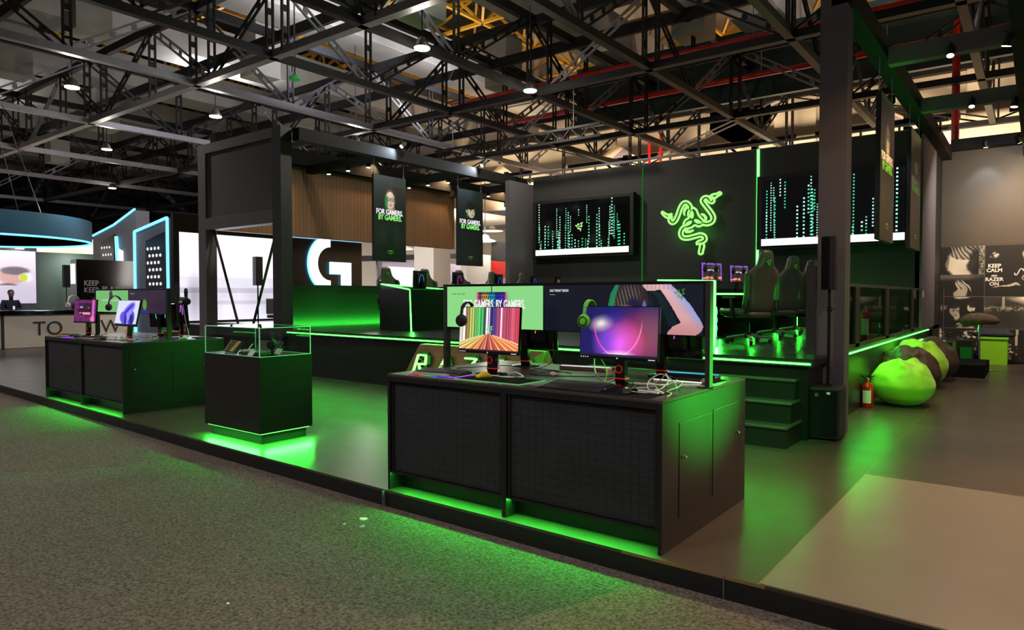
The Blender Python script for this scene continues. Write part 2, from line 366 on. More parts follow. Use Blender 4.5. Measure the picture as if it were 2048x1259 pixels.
OUTL = [[(655, 400), (710, 440), (738, 510), (760, 545), (830, 620)], [(815, 672), (745, 700), (690, 680), (640, 715), (560, 735)], [(530, 705), (525, 650), (555, 595), (598, 565), (590, 500), (610, 440)]]
def emblem_tubes(mb, o, ux, uz, w, r):
    ux = Vector(ux); uz = Vector(uz); o = Vector(o); M = lambda q: o + ux * q[0] * w + uz * q[1] * w
    for s in SN:
        c = smooth_pts([(x, y, 0) for x, y in s], 6)
        for sg in (-1, 1):
            pts = []
            for i, p in enumerate(c):
                d = (c[min(i + 1, len(c) - 1)] - c[max(i - 1, 0)]).normalized(); k = 27 * (1 if i < len(c) - 8 else .75)
                pts.append(M(lp(p.x - d.y * k * sg, p.y + d.x * k * sg)))
            mb.tube(pts, r, 8)
    for h in HEADS: mb.tube([M(lp(p.x, p.y)) for p in smooth_pts([(x, y, 0) for x, y in h], 4, True)], r, 8, True)
    for h in OUTL: mb.tube([M(lp(p.x, p.y)) for p in smooth_pts([(x, y, 0) for x, y in h], 4)], r, 8)
    n = uz.cross(ux).normalized() * -r
    for h in PET + CURL: mb.prism([lp(p.x, p.y) for p in smooth_pts([(x, y, 0) for x, y in h], 4, True)], o, ux * w, uz * w, n)
def emblem_flat(mb, o, ux, uz, w, t=.002):
    ux = Vector(ux); uz = Vector(uz); o = Vector(o); n = ux.cross(uz).normalized() * t
    for s in SN:
        c = smooth_pts([(x, y, 0) for x, y in s], 4); L = []; R = []
        for i, p in enumerate(c):
            d = (c[min(i + 1, len(c) - 1)] - c[max(i - 1, 0)]).normalized(); k = 30
            L.append(lp(p.x - d.y * k, p.y + d.x * k)); R.append(lp(p.x + d.y * k, p.y - d.x * k))
        for i in range(len(L) - 1): mb.prism([L[i], L[i + 1], R[i + 1], R[i]], o, ux * w, uz * w, n)
    for h in HEADS + PET + CURL: mb.prism([lp(x, y) for x, y in h], o, ux * w, uz * w, n)
# ================================================================ large structure
ST(MB().box(-115, 12, -8, 45, -.25, -.133), 'floor', 'carpet', label='dark grey-brown carpet of the exhibition hall')
EDGE = [(-24, 4.6), (-18, 4.25), (-14.44, 4.12), (-12.12, 4.03), (-9.53, 3.94), (-7.1, 3.83), (-4.14, 3.745), (-1.73, 3.72), (2.5, 3.74), (6, 3.76)]
mb = MB(); mb.prism([(6, 24), (-24, 24)] + EDGE, (0, 0, -.02), (1, 0, 0), (0, 1, 0), (0, 0, .02)); ST(mb, 'platform_floor', 'platform_laminate', label='low platform covered in dark laminate sheets')
mb = MB(); mb.prism([(-1.165, 6.6), (-1.165, 3.735), (2.5, 3.755), (2.5, 6.6)][::-1], (0, 0, -.001), (1, 0, 0), (0, 1, 0), (0, 0, .003)); ST(mb, 'floor_sheet', 'laminate_glare', label='smooth laminate sheet at the near right of the platform, paler from painted-in reflection')
mb = MB()
for a, b in zip(EDGE, EDGE[1:]): mb.prism([(a[0], a[1]), (b[0], b[1]), (b[0], b[1] + .03), (a[0], a[1] + .03)], (0, 0, -.133), (1, 0, 0), (0, 1, 0), (0, 0, .113))
ST(mb, 'platform_fascia', 'matte_black', label='black fascia along the edge of the platform')
mb = MB()
for x in (-4.14, -1.36): mb.box(x - .003, x + .003, 3.715, 3.75, -.13, -.005)
ST(mb, 'fascia_joint', 'frame_grey')
# stage
SF = lambda x: 7.70 + (-1.88 - x) * .0525           # front line of the stage
mb = MB(); mb.prism([(-1.88, 7.70), (-1.88, 19.4), (-17, 19.4), (-17, SF(-17))], (0, 0, .855), (1, 0, 0), (0, 1, 0), (0, 0, .025)); ST(mb, 'stage_floor', 'stage_laminate', label='dark shiny floor of the raised stage')
mb = MB(); mb.prism([(-1.94, 7.76), (-1.94, 19.3), (-16.9, 19.3), (-16.9, SF(-17) + .06)], (0, 0, 0), (1, 0, 0), (0, 1, 0), (0, 0, .80)); ST(mb, 'stage_skirt', 'black_laminate', label='black skirt below the stage')
mb = MB(); mb.prism([(-1.88, 7.70), (-1.88, 19.4), (-17, 19.4), (-17, SF(-17))], (0, 0, .80), (1, 0, 0), (0, 1, 0), (0, 0, .055)); ST(mb, 'stage_lip', 'matte_black')
T1 = T('led_strip', 'long green LED strip along the front edge of the stage', 'LED strip', (-6.9, SF(-6.9), .82))
mb = MB(); a = Vector((-11.95, SF(-11.95) - .006, .828)); b = Vector((-1.9, SF(-1.9) - .006, .828)); 
o = P(MB().bar(a, b, .012, .02), 'stage_front_led_strip', 'led', label='long green LED strip glowing along the front edge of the stage', cat='LED strip'); bpy.data.objects.remove(T1)
P(MB().bar((-1.872, 8.9, .828), (-1.872, 17.4, .828), .012, .02), 'stage_side_led_strip', 'led', label='green LED strip glowing along the side of the stage above the beanbags', cat='LED strip')
# the steps up to the stage
t = T('stage_steps', 'three dark steps climbing to the stage behind the near counter', 'steps', (-3, 7.7, 0))
for i, y in enumerate((7.20, 7.42, 7.64)):
    P(MB().box(-1.6, 1.0 - .02 * i, y - 7.7, .06, .22 * i, .22 * i + .195), 'riser', 'counter_black', t)
    P(MB().box(-1.6, 1.01 - .02 * i, y - 7.72, .06, .22 * i + .195, .22 * i + .22), 'tread', 'counter_top', t, bev=.003)
# back wall of the stage
ST(MB().box(-11.45, -5.16, 16, 16.3, .88, 4.9), 'wall_back', 'wall_back', label='tall dark wall behind the stage, part left of the bright LED line')
ST(MB().box(-5.10, -1.9, 16, 16.3, .88, 4.9), 'wall_back', 'wall_back', label='tall dark wall behind the stage, part right of the bright LED line')
ST(MB().box(-1.98, -1.86, 16.0, 18.2, .88, 4.85), 'wall_right', 'frame_grey')
ST(MB().box(-2.0, -1.88, 18.2, 19.6, 0, 4.85), 'wall_right', 'matte_black')
ST(MB().box(-11.6, -11.45, 14.9, 16.3, .88, 4.7), 'wall_left', 'frame_grey')
P(MB().box(-5.155, -5.105, 15.985, 16.02, 1.0, 4.9), 'vertical_led_strip', 'led', label='bright vertical green LED line on the back wall right of the neon emblem', cat='LED strip')
P(MB().box(-8.045, -8.02, 15.99, 16.0, .95, 4.82), 'vertical_led_strip', 'led_dim', label='dim vertical green line on the back wall left of the neon emblem', cat='LED strip')
area((-8.03, 15.8, 1.0), (-8.6, 16.2, 1.9), .3, 5, LED)
# upper gantry along the back wall
t = T('wall_top_rail', 'grey metal guard rail running above the top of the dark back wall', 'rail', (-6.5, 16.6, 4.9))
P(MB().box(-7, 5, -.04, .04, .22, .27), 'top_bar', 'steel_grey', t); P(MB().box(-7, 5, -.03, .03, .05, .09), 'bottom_bar', 'steel_grey', t)
for k in range(17): P(MB().box(-7 + k * .74, -6.96 + k * .74, -.03, .03, -.02, .25), 'post', 'steel_grey', t)
# left side structure of the booth: column, panel, opening
ST(MB().box(-12.44, -12.14, 8.24, 8.5, .0, 4.98), 'column', 'frame_dark', label='tall dark column at the left front corner of the stage')
ST(MB().box(-15.35, -15.03, 8.24, 8.5, .0, 4.98), 'column', 'frame_grey', label='dark column left of the opening beside the stage')
t = T('overhead_wall', 'big dark framed panel above the opening at the left end of the stage', 'panel', (-13.7, 8.24, 3.05))
P(MB().box(-1.33, 1.26, .05, .2, .26, 1.72), 'infill', 'panel_grey', t)
P(MB().box(-1.33, 1.26, 0, .26, 0, .26), 'bottom_beam', 'frame_grey', t, bev=.004); P(MB().box(-1.33, 1.26, 0, .26, 1.72, 1.93), 'top_beam', 'frame_grey', t, bev=.004)
ST(MB().box(-15.03, -12.44, 8.3, 8.5, .85, .95), 'sill', 'frame_dark')
ST(MB().box(-15.45, -15.28, 8.5, 16.9, 3.1, 4.9), 'wall_left', 'brown_panel', label='long brown panel high on the left side of the booth')
ST(MB().box(-12.92, -12.78, 8.9, 14.9, .88, 1.80), 'wall_low', 'counter_black', label='low wall washed green at the left side of the stage')
# raking struts in the opening
for x0, x1, l in ((-15.0, -14.05, 'left'), (-12.5, -13.45, 'right')):
    P(MB().bar((x0, 8.42, 3.05), (x1, 8.42, .955), .04), 'diagonal_strut', 'steel_black', label='thin %s slanting strut in the opening under the big dark panel' % l, cat='strut')
# beams of the booth frame
def beam(a, b, w_, h, label, m='beam_black'):
    a = Vector(a); b = Vector(b); o_ = P(MB().bar(a - a, b - a, w_, h), 'roof_beam', m, label=label, cat='beam', bev=.005); o_.location = a; return o_
beam((-12.0, 8.5, 4.83), (-12.0, 16.3, 4.83), .22, .26, 'long dark roof beam from the left column to the back wall, its side lit by two cool lamps')
beam((-15.15, 8.5, 5.1), (-15.15, 20.5, 5.1), .24, .4, 'dark beam on top of the long brown panel')
for y, l in ((11.1, 'nearest'), (13.9, 'middle'), (16.55, 'farthest')):
    b_ = beam((-15.1, y, 4.82), (-12.1, y, 4.82), .2, .2, 'dark cross beam over the left of the stage, the %s of three' % l)
    for k, x in enumerate((-14.3, -13.55, -12.8)):
        t = T('downlight', '%s small downlight under the %s cross beam left of the stage' % (('left', 'middle', 'right')[k], l), 'lamp', (x, y, 4.72))
        P(MB().lathe([(.05, 0), (.055, -.08), (.03, -.085)]), 'housing', 'matte_black', t, smooth=True); P(MB().lathe([(.045, -.088), (.045, -.095)]), 'lens', 'cool_lamp', t)
beam((-1.79, 8.4, 4.94), (-1.79, 19.5, 4.94), .22, .28, 'long dark roof beam from the right column to the photo wall')
beam((-.16, 5.5, 4.85), (-.16, 19.5, 4.85), .3, .28, 'dark roof beam at the right edge, over the walkway')
beam((-1.68, 10.75, 4.83), (-.31, 10.75, 4.83), .16, .24, 'short grey cross beam over the walkway, the nearer one', 'frame_grey')
beam((-1.68, 14.05, 4.88), (-.31, 14.05, 4.88), .16, .24, 'short grey cross beam over the walkway, the farther one', 'frame_grey')
beam((-1.68, 19.35, 5.1), (1.6, 19.35, 5.1), .3, .24, 'dark beam on top of the brown wall above the photo wall')
ST(MB().box(-2.01, -1.72, 8.4, 8.66, 0, 4.95), 'column', 'frame_grey', label='tall dark column at the right front corner of the stage')
ST(MB().box(-1.96, -1.87, 7.74, 7.8, .88, 1.87), 'trim_1', 'frame_dark')
# photo wall
ST(MB().box(-1.98, 2.2, 19.6, 19.8, 0, 5.2), 'wall_end', 'collage_wall', label='brown wall at the end of the walkway')
def crowd(U, V):
    sh = U.shape; base = np.zeros(sh); n1 = fnoise(sh, 24, 1); n2 = fnoise(sh, 24, 2); nz = fnoise(sh, 60, 3); nl = fnoise(sh, 14, 9); nf = fnoise(sh, 110, 4); U0 = U; V0 = V
    tiles = [((0, .225), (.745, 1), 'face'), ((0, .225), (.56, .745), 'hands'), ((.225, .56), (.56, 1), 'shirt'), ((0, .225), (.28, .56), 'pair'), ((.225, .56), (.28, .56), 'arena'), ((0, .36), (0, .28), 'crowd'), ((.36, .56), (0, .28), 'dark'), ((.56, .8), (0, .5), 'crowd'), ((.56, .8), (.5, 1), 'arena'), ((.8, 1), (0, 1), 'dark')]
    for (x, y, k) in tiles:
        m = (U0 >= x[0]) & (U0 < x[1]) & (V0 >= y[0]) & (V0 < y[1]); u_ = (U0 - x[0]) / (x[1] - x[0]); v_ = (V0 - y[0]) / (y[1] - y[0]); u = u_ + (n1 - .5) * .12; v = v_ + (n2 - .5) * .16; g = np.zeros(sh) + .05
        def face(cx, cy, a, b, tone=.8):
            f = ell(u, v, cx, cy, a, b, .25) * tone * (.65 + .5 * nl); h = ell(u, v, cx, cy + b * .75, a * 1.15, b * .55, .3)
            f = f * (1 - h * .85)
            for sx in (-.38, .38): f = f * (1 - ell(u_, v_, cx + sx * a, cy + b * .1, a * .24, b * .12, .5) * .8)
            return f * (1 - ell(u_, v_, cx, cy - b * .5, a * .35, b * .09, .5) * .7)
        if k == 'face':
            g = np.maximum(g, ell(u, v, .50, .40, .36, .60, .25) * .8 * (.6 + .5 * nl)); hr = np.clip((np.sin(u_ * 70 + v_ * 25 + n1 * 9) * .5 + .5), 0, 1)
            g = np.where(ell(u, v, .62, .85, .42, .38, .4) > .15, g * .25 + .45 * hr * (v < 1), g); g = g * (1 - ell(u, v, .78, .45, .16, .5, .3) * .85); g = np.maximum(g, ell(u, v, .20, .38, .07, .2, .4) * .5 * (1 - ell(u, v, .2, .38, .035, .12, .4)))
            g = np.maximum(g, (u_ > .88) * nf * .7)
        elif k == 'hands': 
            for q in range(4): g = np.maximum(g, ell(u, v, .42 + .07 * q, .42 + .06 * (q % 2), .035, .36, .4, .1 * q) * .7)
            g = np.maximum(g, ell(u, v, .5, .05, .16, .34, .3) * .65); g = np.maximum(g, (v_ > .75) * .25 * nl + (v_ > .86) * .12)
        elif k == 'shirt':
            g = np.maximum(g, face(.62, .80, .10, .18)); g = np.maximum(g, ell(u, v, .80, .97, .08, .25, .3, .4) * .8); g = np.maximum(g, ell(u, v, .88, .64, .22, .06, .3) * .7); g = np.maximum(g, ell(u, v, .14, .76, .07, .10, .5) * .7 * nf * 1.5); g = np.maximum(g, ell(u, v, .3, .18, .22, .035, .3) * .7); g = np.maximum(g, ell(u, v, .56, .36, .015, .2, .4, .2) * .6)
        elif k == 'pair':
            g = np.maximum(g, face(.38, .52, .12, .24)); g = np.maximum(g, face(.74, .64, .10, .18)); g = np.maximum(g, face(.12, .66, .10, .18, .5)); g = np.maximum(g, ell(u, v, .55, .93, .22, .07, .4) * .7); g = np.maximum(g, ell(u, v, .48, .14, .12, .09, .4) * .7); g = np.maximum(g, ell(u, v, .60, .02, .25, .05, .4) * .7)
        elif k == 'arena':
            g = np.maximum(g, ell(u, v, .65, .95, .45, .26, .9) * .95); g = np.maximum(g, .10 + .16 * nl); g = np.maximum(g, np.clip(1 - np.abs(v_ - .62) * 7, 0, 1) * (nf > .5) * .6); g = np.maximum(g, (np.abs(u_ - .28) < .02) * (v_ > .6) * .6); g = np.maximum(g, (v_ < .5) * np.clip(nz - .7, 0, 1) * 1.0)
        elif k == 'crowd': g = np.maximum(g, np.clip((nf * .55 + nz * .5 + nl * .5 - .78) * 4, 0, .85))
        else: g = np.maximum(g, np.clip((nz * .6 + nf * .3 + nl * .5 - .85) * 4, 0, .65)); g = np.maximum(g, (np.abs(u_ - .1 - .02 * v_) < .03) * (v_ > .5) * .7)
        g = np.where((u_ < .008) | (v_ > .985), .30, g); base = np.where(m, g, base)
    return np.stack([base * .98, base * .95, base * .86], -1) + .035
t = T('photo_collage', 'black-and-white photo collage of crowds and fans covering the low part of the end wall', 'photo wall', (-1.98, 19.56, 0))
P(MB().box(.07, 4.1, 0, .02, .02, 2.76), 'backing', 'matte_black', t)
image('print', (.08, -.006, .03), (4.0, 0, 0), (0, 0, 2.72), 330, 170, crowd, 'print_matte', t)
for i, wd in enumerate(('KEEP', 'CALM', 'AND', 'RAZER', 'ON')): text('shirt_lettering', wd, (1.17, -.012, 2.22 - .105 * i), (1, 0, 0), (0, 0, 1), .05 if wd == 'AND' else .115, 'paper', t, fat=.004, align='CENTER')
mb = MB(); 
for s in SN[:1]: mb.tube([Vector((1.72 + p.x * .5, -.01, 2.02 + p.y * .5)) for p in [Vector(lp(x, y) + (0,)) for x, y in s]], .012, 6)
P(mb, 'snake_mark', 'paper', t)
# glazed balustrade on the walkway side of the stage
t = T('balustrade', 'dark glass balustrade with black posts along the walkway side of the stage', 'balustrade', (-1.91, 9.0, .88))
P(MB().box(-.02, .02, 0, 7.0, .79, .83), 'top_rail', 'frame_dark', t, bev=.004)
P(MB().box(-.02, .03, 0, 7.0, .0, .05), 'bottom_rail', 'frame_dark', t)
for y in (.98, 3.25, 6.0): P(MB().box(-.05, .03, y - .13, y + .13, .0, .79), 'post', 'matte_black', t, bev=.004)
P(MB().box(-.004, .004, .0, 7.0, .05, .79), 'glass_sheet', 'dark_glass', t)
# big LED screens
def rain(mb, w_, h, seed, ncol, hole=None):
    r = random.Random(seed)
    for c in range(ncol):
        x = r.uniform(.03, .97) * w_; s = r.choice((.024, .03, .036)); z = r.uniform(.15, 1) * h; n = r.randint(6, 22); wh = r.random() < .35
        for k in range(n):
            zz = z - k * s * 2.3
            if zz < h * .12: break
            if hole and abs(x - w_ * .5) < w_ * .07 and abs(zz - h * .5) < h * .2: continue
            mb.mi = 1 if (wh and r.random() < .8) or (n - k < 4 and wh) or r.random() < .12 else 0; mb.prism([(-s * .5, -s * .5), (s * .5, -s * .5), (s * .5, s * .5), (-s * .5, s * .5)], (x, -.004, zz), (1, 0, 0), (0, 0, 1), (0, -.002, 0))
def bigscreen(x0, x1, z0, z1, seed, n, label, emb):
    t = T('led_screen', label, 'screen', (x0, 15.77, z0)); w_ = x1 - x0; h = z1 - z0
    P(MB().box(-.12, w_ + .12, .02, .2, -.06, h + .1), 'cabinet', 'matte_black', t, bev=.01)
    mb = MB(); mb.box(0, w_, 0, .03, 0, h); P(mb, 'display', 'gloss_black', t)
    mb = MB(); rain(mb, w_, h, seed, n, emb); tag(P(mb, 'code_rain', ['mint_dot', 'pale_dot'], t, label='falling columns of glowing green and white dots'), kind='stuff')
    P(MB().box(.0, w_, -.006, 0, .02, .02 + .15), 'white_bar', 'white_glow', t, label='bright white bar along the bottom of the display')
    if emb:
        mb = MB(); emblem_flat(mb, (w_ * .49, -.008, h * .52), (1, 0, 0), (0, 0, 1), .26); P(mb, 'snake_mark', 'letter_green', t)
bigscreen(-11.2, -8.3, 2.66, 4.1, 3, 42, 'large LED screen with falling green code left of the neon emblem', True)
bigscreen(-4.97, -2.14, 2.66, 4.15, 11, 44, 'large LED screen with falling green code right of the neon emblem', False)
t = T('neon_emblem', 'glowing green neon emblem of three intertwined snakes on the dark back wall', 'neon sign', (-6.72, 15.93, 3.33))
mb = MB(); emblem_tubes(mb, (0, 0, 0), (1, 0, 0), (0, 0, 1), 1.56, .026); P(mb, 'neon_tube', 'neon', t, smooth=True)
area((-6.72, 15.7, 3.33), (-6.72, 16.2, 3.33), .8, 6, LED)
# ---------------------------------------------------------------- hanging banners
def face1(U, V):
    im = RGB(U, (13, 16, 16)); im = blend(im, (V > .88) * (U > .5) * .6, (44, 48, 52)); im = blend(im, np.clip((V - .55) * 1.0, 0, .4), (50, 54, 56))
    im = blend(im, ell(U, V, .5, .30, .62, .16, .6) * .5, (40, 60, 46)); im = blend(im, ell(U, V, .5, .26, .16, .22, .4) * .9, (8, 16, 12))
    im = blend(im, ell(U, V, .55, .605, .13, .07, .2), (140, 112, 100)); im = blend(im, ell(U, V, .5, .745, .17, .115, .1), (84, 50, 36))
    im = blend(im, ell(U, V, .50, .715, .155, .115, .15), (228, 200, 190)); im = blend(im, ell(U, V, .38, .69, .06, .11, .4) * .9, (20, 140, 60))
    im = blend(im, ell(U, V, .36, .60, .05, .04, .4) * .7, (20, 110, 50))
    for x in (.44, .58): im = blend(im, ell(U, V, x, .73, .075, .024, .25) - ell(U, V, x, .73, .058, .017, .25), (30, 20, 18)); im = blend(im, ell(U, V, x, .731, .025, .008, .4), (50, 34, 30))
    im = blend(im, ell(U, V, .515, .70, .02, .03, .5) * .5, (180, 140, 125)); im = blend(im, ell(U, V, .51, .662, .055, .008, .3) * .8, (150, 70, 66)); im = blend(im, ell(U, V, .53, .60, .07, .03, .2), (200, 165, 150))
    im = blend(im, ell(U, V, .66, .72, .06, .10, .9) * .55, (90, 60, 50)); return im
def face2(U, V):
    im = RGB(U, (14, 22, 24)); im = blend(im, np.clip((V - .6) * 1.0, 0, .35), (56, 66, 70)); im = blend(im, ell(U, V, .5, .78, .2, .085, .15), (14, 16, 16))
    im = blend(im, ell(U, V, .53, .71, .15, .085, .15), (214, 190, 172)); im = blend(im, ell(U, V, .38, .69, .05, .07, .5) * .6, (90, 200, 90)); im = blend(im, ell(U, V, .34, .715, .035, .022, .3), (200, 175, 150))
    im = blend(im, ell(U, V, .5, .785, .2, .048, .15), (12, 13, 13))
    for x in (.5, .63): im = blend(im, ell(U, V, x, .728, .035, .008, .4), (30, 22, 20))
    im = blend(im, ell(U, V, .58, .70, .018, .025, .4) * .6, (150, 110, 95)); im = blend(im, ell(U, V, .57, .672, .05, .007, .3), (150, 80, 76)); im = blend(im, ell(U, V, .72, .70, .07, .11, .7) * .75, (20, 30, 28)); return im
def banner(x, y0, y1, z0, z1, fn, label, ztop, flip=1):
    t = T('hanging_banner', label, 'banner', (x, (y0 + y1) / 2, z0), 0, None); w_ = y1 - y0; h = z1 - z0
    P(MB().box(-.03, .03, -w_ / 2, w_ / 2, 0, h), 'board', 'matte_black', t)
    image('print', (.034, -w_ / 2, 0), (0, w_, 0), (0, 0, h), 56, 110, fn, 'print_image', t)
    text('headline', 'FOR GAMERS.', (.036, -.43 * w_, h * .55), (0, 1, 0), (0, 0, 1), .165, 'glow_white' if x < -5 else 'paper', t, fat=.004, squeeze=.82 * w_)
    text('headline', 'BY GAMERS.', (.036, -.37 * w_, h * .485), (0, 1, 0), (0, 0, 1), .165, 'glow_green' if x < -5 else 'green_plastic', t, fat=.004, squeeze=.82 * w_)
    mb = MB(); mb.box(.035, .037, -.13, .13, .205, .21); mb.box(.035, .037, -.07, .07, .235, .255); mb.box(.035, .037, -.05, .05, .175, .187); P(mb, 'small_print', 'green_plastic', t)
    for s in (-1, 1): P(MB().cyl((0, s * w_ * .46, h), (0, s * w_ * .46, ztop - z0), .006, seg=6), 'wire', 'aluminium', t); P(MB().cbox((0, s * w_ * .46, h + .03), (.02, .03, .06)), 'clip', 'aluminium', t)
banner(-12.05, 10.57, 11.57, 2.36, 4.33, face1, 'hanging black banner with a man in glasses, left of the two over the stage', 4.75)
banner(-12.05, 13.42, 14.44, 2.36, 4.36, face2, 'hanging black banner with a dark-haired man, the right one over the stage', 4.75)
banner(-1.76, 10.5, 11.6, 2.33, 4.34, face1, 'hanging banner seen nearly edge-on beside the right column, the nearer one', 4.82)
banner(-1.76, 13.3, 14.5, 2.37, 4.40, face2, 'hanging banner seen edge-on beside the right column, the farther one', 4.82)
# ---------------------------------------------------------------- spotlights on the frame
def spotlight(loc, aim, lens, power, col, label, ang=85, vis=.05, att=None):
    t = T('spotlight', label, 'lamp', loc)
    if att: P(MB().bar((0, 0, .1), Vector(att) - Vector(loc), .02), 'arm', 'matte_black', t)
    d = (Vector(aim) - Vector(loc)).normalized()
    P(MB().lathe([(.03, -.14), (.05, -.10), (vis, 0), (vis, .02)], (0, 0, 0), d), 'housing', 'matte_black', t, smooth=True); P(MB().lathe([(vis * .9, .021), (vis * .9, .026)], (0, 0, 0), d), 'lens', lens, t)
    P(MB().cyl((0, 0, .04), (0, 0, .16), .012, seg=8), 'bracket', 'matte_black', t)
    spot(Vector(loc) + d * .05, aim, power, col, ang)
spotlight((-11.75, 11.2, 5.02), (-11.92, 10.3, 4.2), 'cool_lamp', 110, COOL, 'cool white spotlight on the left roof beam above the banner of the man in glasses', 110, att=(-11.95, 11.2, 4.9))
spotlight((-11.75, 14.1, 5.02), (-11.92, 13.2, 4.2), 'cool_lamp', 110, COOL, 'cool white spotlight on the left roof beam above the banner of the dark-haired man', 110, att=(-11.95, 14.1, 4.9))
for k, y in enumerate((10.2, 13.3, 16.3, 19.2)):
    spotlight((-14.82, y, 5.30), (-15.25, y - .3, 4.7), 'warm_lamp', (150, 60, 110, 90)[k], WARM, 'warm spotlight shining on the brown side panel, %s from the front' % ('first', 'second', 'third', 'fourth')[k], 120, att=(-15.1, y, 5.29))
spotlight((-1.98, 9.75, 4.5), (-2.6, 9.7, 3.0), 'cool_lamp', 60, COOL, 'cool spotlight beside the top of the right column', 100, .06, att=(-1.85, 9.75, 4.9))
spotlight((-1.95, 12.5, 4.62), (-2.4, 13, 3), 'cool_lamp', 30, COOL, 'small cool spotlight behind the edge-on banner at right', 90, .04, att=(-1.85, 12.5, 4.9))
for x, y, z, l in ((-.95, 10.6, 4.68, 'under the nearer short cross beam over the walkway'), (-.93, 13.9, 4.74, 'under the farther short cross beam over the walkway'), (-1.0, 19.15, 4.97, 'above the brown wall at the end of the walkway')):
    spotlight((x, y, z), (x, y + .35, z - 1.2) if y > 19 else (x, y - .4, z - 1), 'cool_lamp', 50, COOL, 'cool spotlight ' + l, 75, .045)
for x, y, z, l, p in ((-.35, 10.4, 4.62, 'nearest of the warm lamps under the right roof beam', 420), (-.35, 13.8, 4.62, 'second of the warm lamps under the right roof beam', 190), (-.35, 17.2, 4.66, 'farthest of the warm lamps under the right roof beam', 260), (-.25, 7.9, 4.66, 'warm lamp under the right roof beam at the top edge of the view', 1000)):
    spotlight((x, y, z), (1.3, 4.4, 0) if y < 9 else (-1.4, 11.3, .3) if y < 11 else (x - .6, y - .2, 0) if y < 15 else (x + .8, y + 2, 2.9), 'warm_lamp', p, WARM, l, 100, .055)
area((1.9, 17.8, 3.6), (1.1, 19.6, 3.9), .5, 190, WARM); area((-.6, 17.4, 4.5), (-.6, 19.6, 1.4), .5, 90, (1, .92, .84))
# ================================================================ hall roof
def ladder(mb, a, b, gap, n, r=.03):      # a strut of two bars joined by battens
    a = Vector(a); b = Vector(b); d = (b - a).normalized(); s = Vector((0, 0, 1)).cross(d)
    s = Vector((1, 0, 0)) if s.length < .1 else s.normalized(); s *= gap / 2
    s2 = d.cross(s.normalized()) * gap / 2
    mb.bar(a + s2, b + s2, r * 1.6, r * 1.6); mb.bar(a - s2, b - s2, r * 1.6, r * 1.6)
    for k in range(1, n + 1):
        p = a + (b - a) * k / (n + 1); mb.cbox(p, (.03 + abs(s2.x) * 2, .03 + abs(s2.y) * 2, .14))
ZB, ZT = 7.0, 8.9
def truss(axis, pos, a0, a1, bay, label, plain=False):
    v = (lambda a, z: (a, 0, z - ZB)) if axis == 'x' else (lambda a, z: (0, a, z - ZB))
    t = T('roof_truss', label, 'truss', (0, pos, ZB) if axis == 'x' else (pos, 0, ZB))
    wd = .2 if axis == 'x' else .17
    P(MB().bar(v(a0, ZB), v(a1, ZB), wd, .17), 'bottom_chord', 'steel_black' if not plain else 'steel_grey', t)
    P(MB().bar(v(a0, ZT), v(a1, ZT), .16, .22), 'top_chord', 'steel_black', t)
    n = int(round((a1 - a0) / bay)); cnt = 0
    for k in range(n + 1):
        a = a0 + k * bay
        mb = MB(); ladder(mb, v(a, ZB), v(a, ZT), .16, 3); P(mb, 'upright', 'steel_black', t)
        if k < n:
            mb = MB(); ladder(mb, v(a, ZB if k % 2 else ZT), v(a + bay, ZT if k % 2 else ZB), .16, 5); P(mb, 'brace', 'steel_black' if (k + int(abs(pos))) % 3 else 'steel_grey', t)
TX = ['nearest the camera', 'over the front of the stage', 'over the middle of the stage', 'above the back wall of the stage', 'in front of the far hall wall']
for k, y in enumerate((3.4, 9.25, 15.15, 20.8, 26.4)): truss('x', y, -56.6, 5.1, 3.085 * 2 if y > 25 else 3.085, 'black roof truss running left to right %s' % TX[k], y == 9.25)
for k, x in enumerate((-54.0, -63, -73, -84, -97)): truss('y', x, 3.4, 26.4, 5.75, 'distant black roof truss running into the hall, %s beyond the ninth' % ('first', 'second', 'third', 'fourth', 'fifth')[k])
XS = [-45.0, -36, -29.8, -23.6, -17.2, -13.85, -10.8, -7.45, -4.2, -1.2, 1.9]
NM = ['ninth', 'eighth', 'seventh', 'sixth', 'fifth', 'fourth', 'third', 'second', 'first', 'right-hand', 'outermost right-hand']
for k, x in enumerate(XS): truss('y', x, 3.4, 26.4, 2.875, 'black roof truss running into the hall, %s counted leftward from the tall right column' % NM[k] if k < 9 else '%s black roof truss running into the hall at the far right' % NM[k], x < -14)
# secondary purlins between the trusses
for k, y in enumerate((6.3, 11.6, 17.1, 23.6)):
    o = P(MB().bar((-56, y, ZT - .05), (5, y, ZT - .05), .12, .3), 'purlin', 'steel_black', label='dark roof purlin in the %s gap between the left-to-right trusses' % ('first', 'second', 'third', 'fourth')[k], cat='beam')
# concrete beams, hanging capitals, roof
for k, x in enumerate((-56, -49, -42.5, -36, -29.8, -24.4, -18.4, -12.3, -6.9, -1.0, 4.6)):
    ST(MB().box(x - .75, x + .75, -6, 30, 10.0, 11.2), 'ceiling_beam', 'concrete', bev=.03)
for k, (x, y) in enumerate(((-20.3, 7.9), (-19.9, 12.8), (-31.4, 12.8), (-12.5, 12.6), (-7.5, 17.9), (-41, 14.4), (-25.6, 18.3), (-26, 7.9), (-14.4, 18.4))):
    ST(MB().box(x - .45, x + .45, y - .45, y + .45, 8.5, 10.2), 'ceiling_block', 'concrete', bev=.02)
ST(MB().box(-115, 12, -8, 45, 14.6, 14.8), 'ceiling', 'roof_sheet', label='dark brown sheet roof of the hall')
t = T('space_frame', 'yellow painted space frame between the concrete beams and the roof', 'space frame', (0, 0, 11.35))
lo = MB(); up = MB(); dg = MB(); st = 3.2
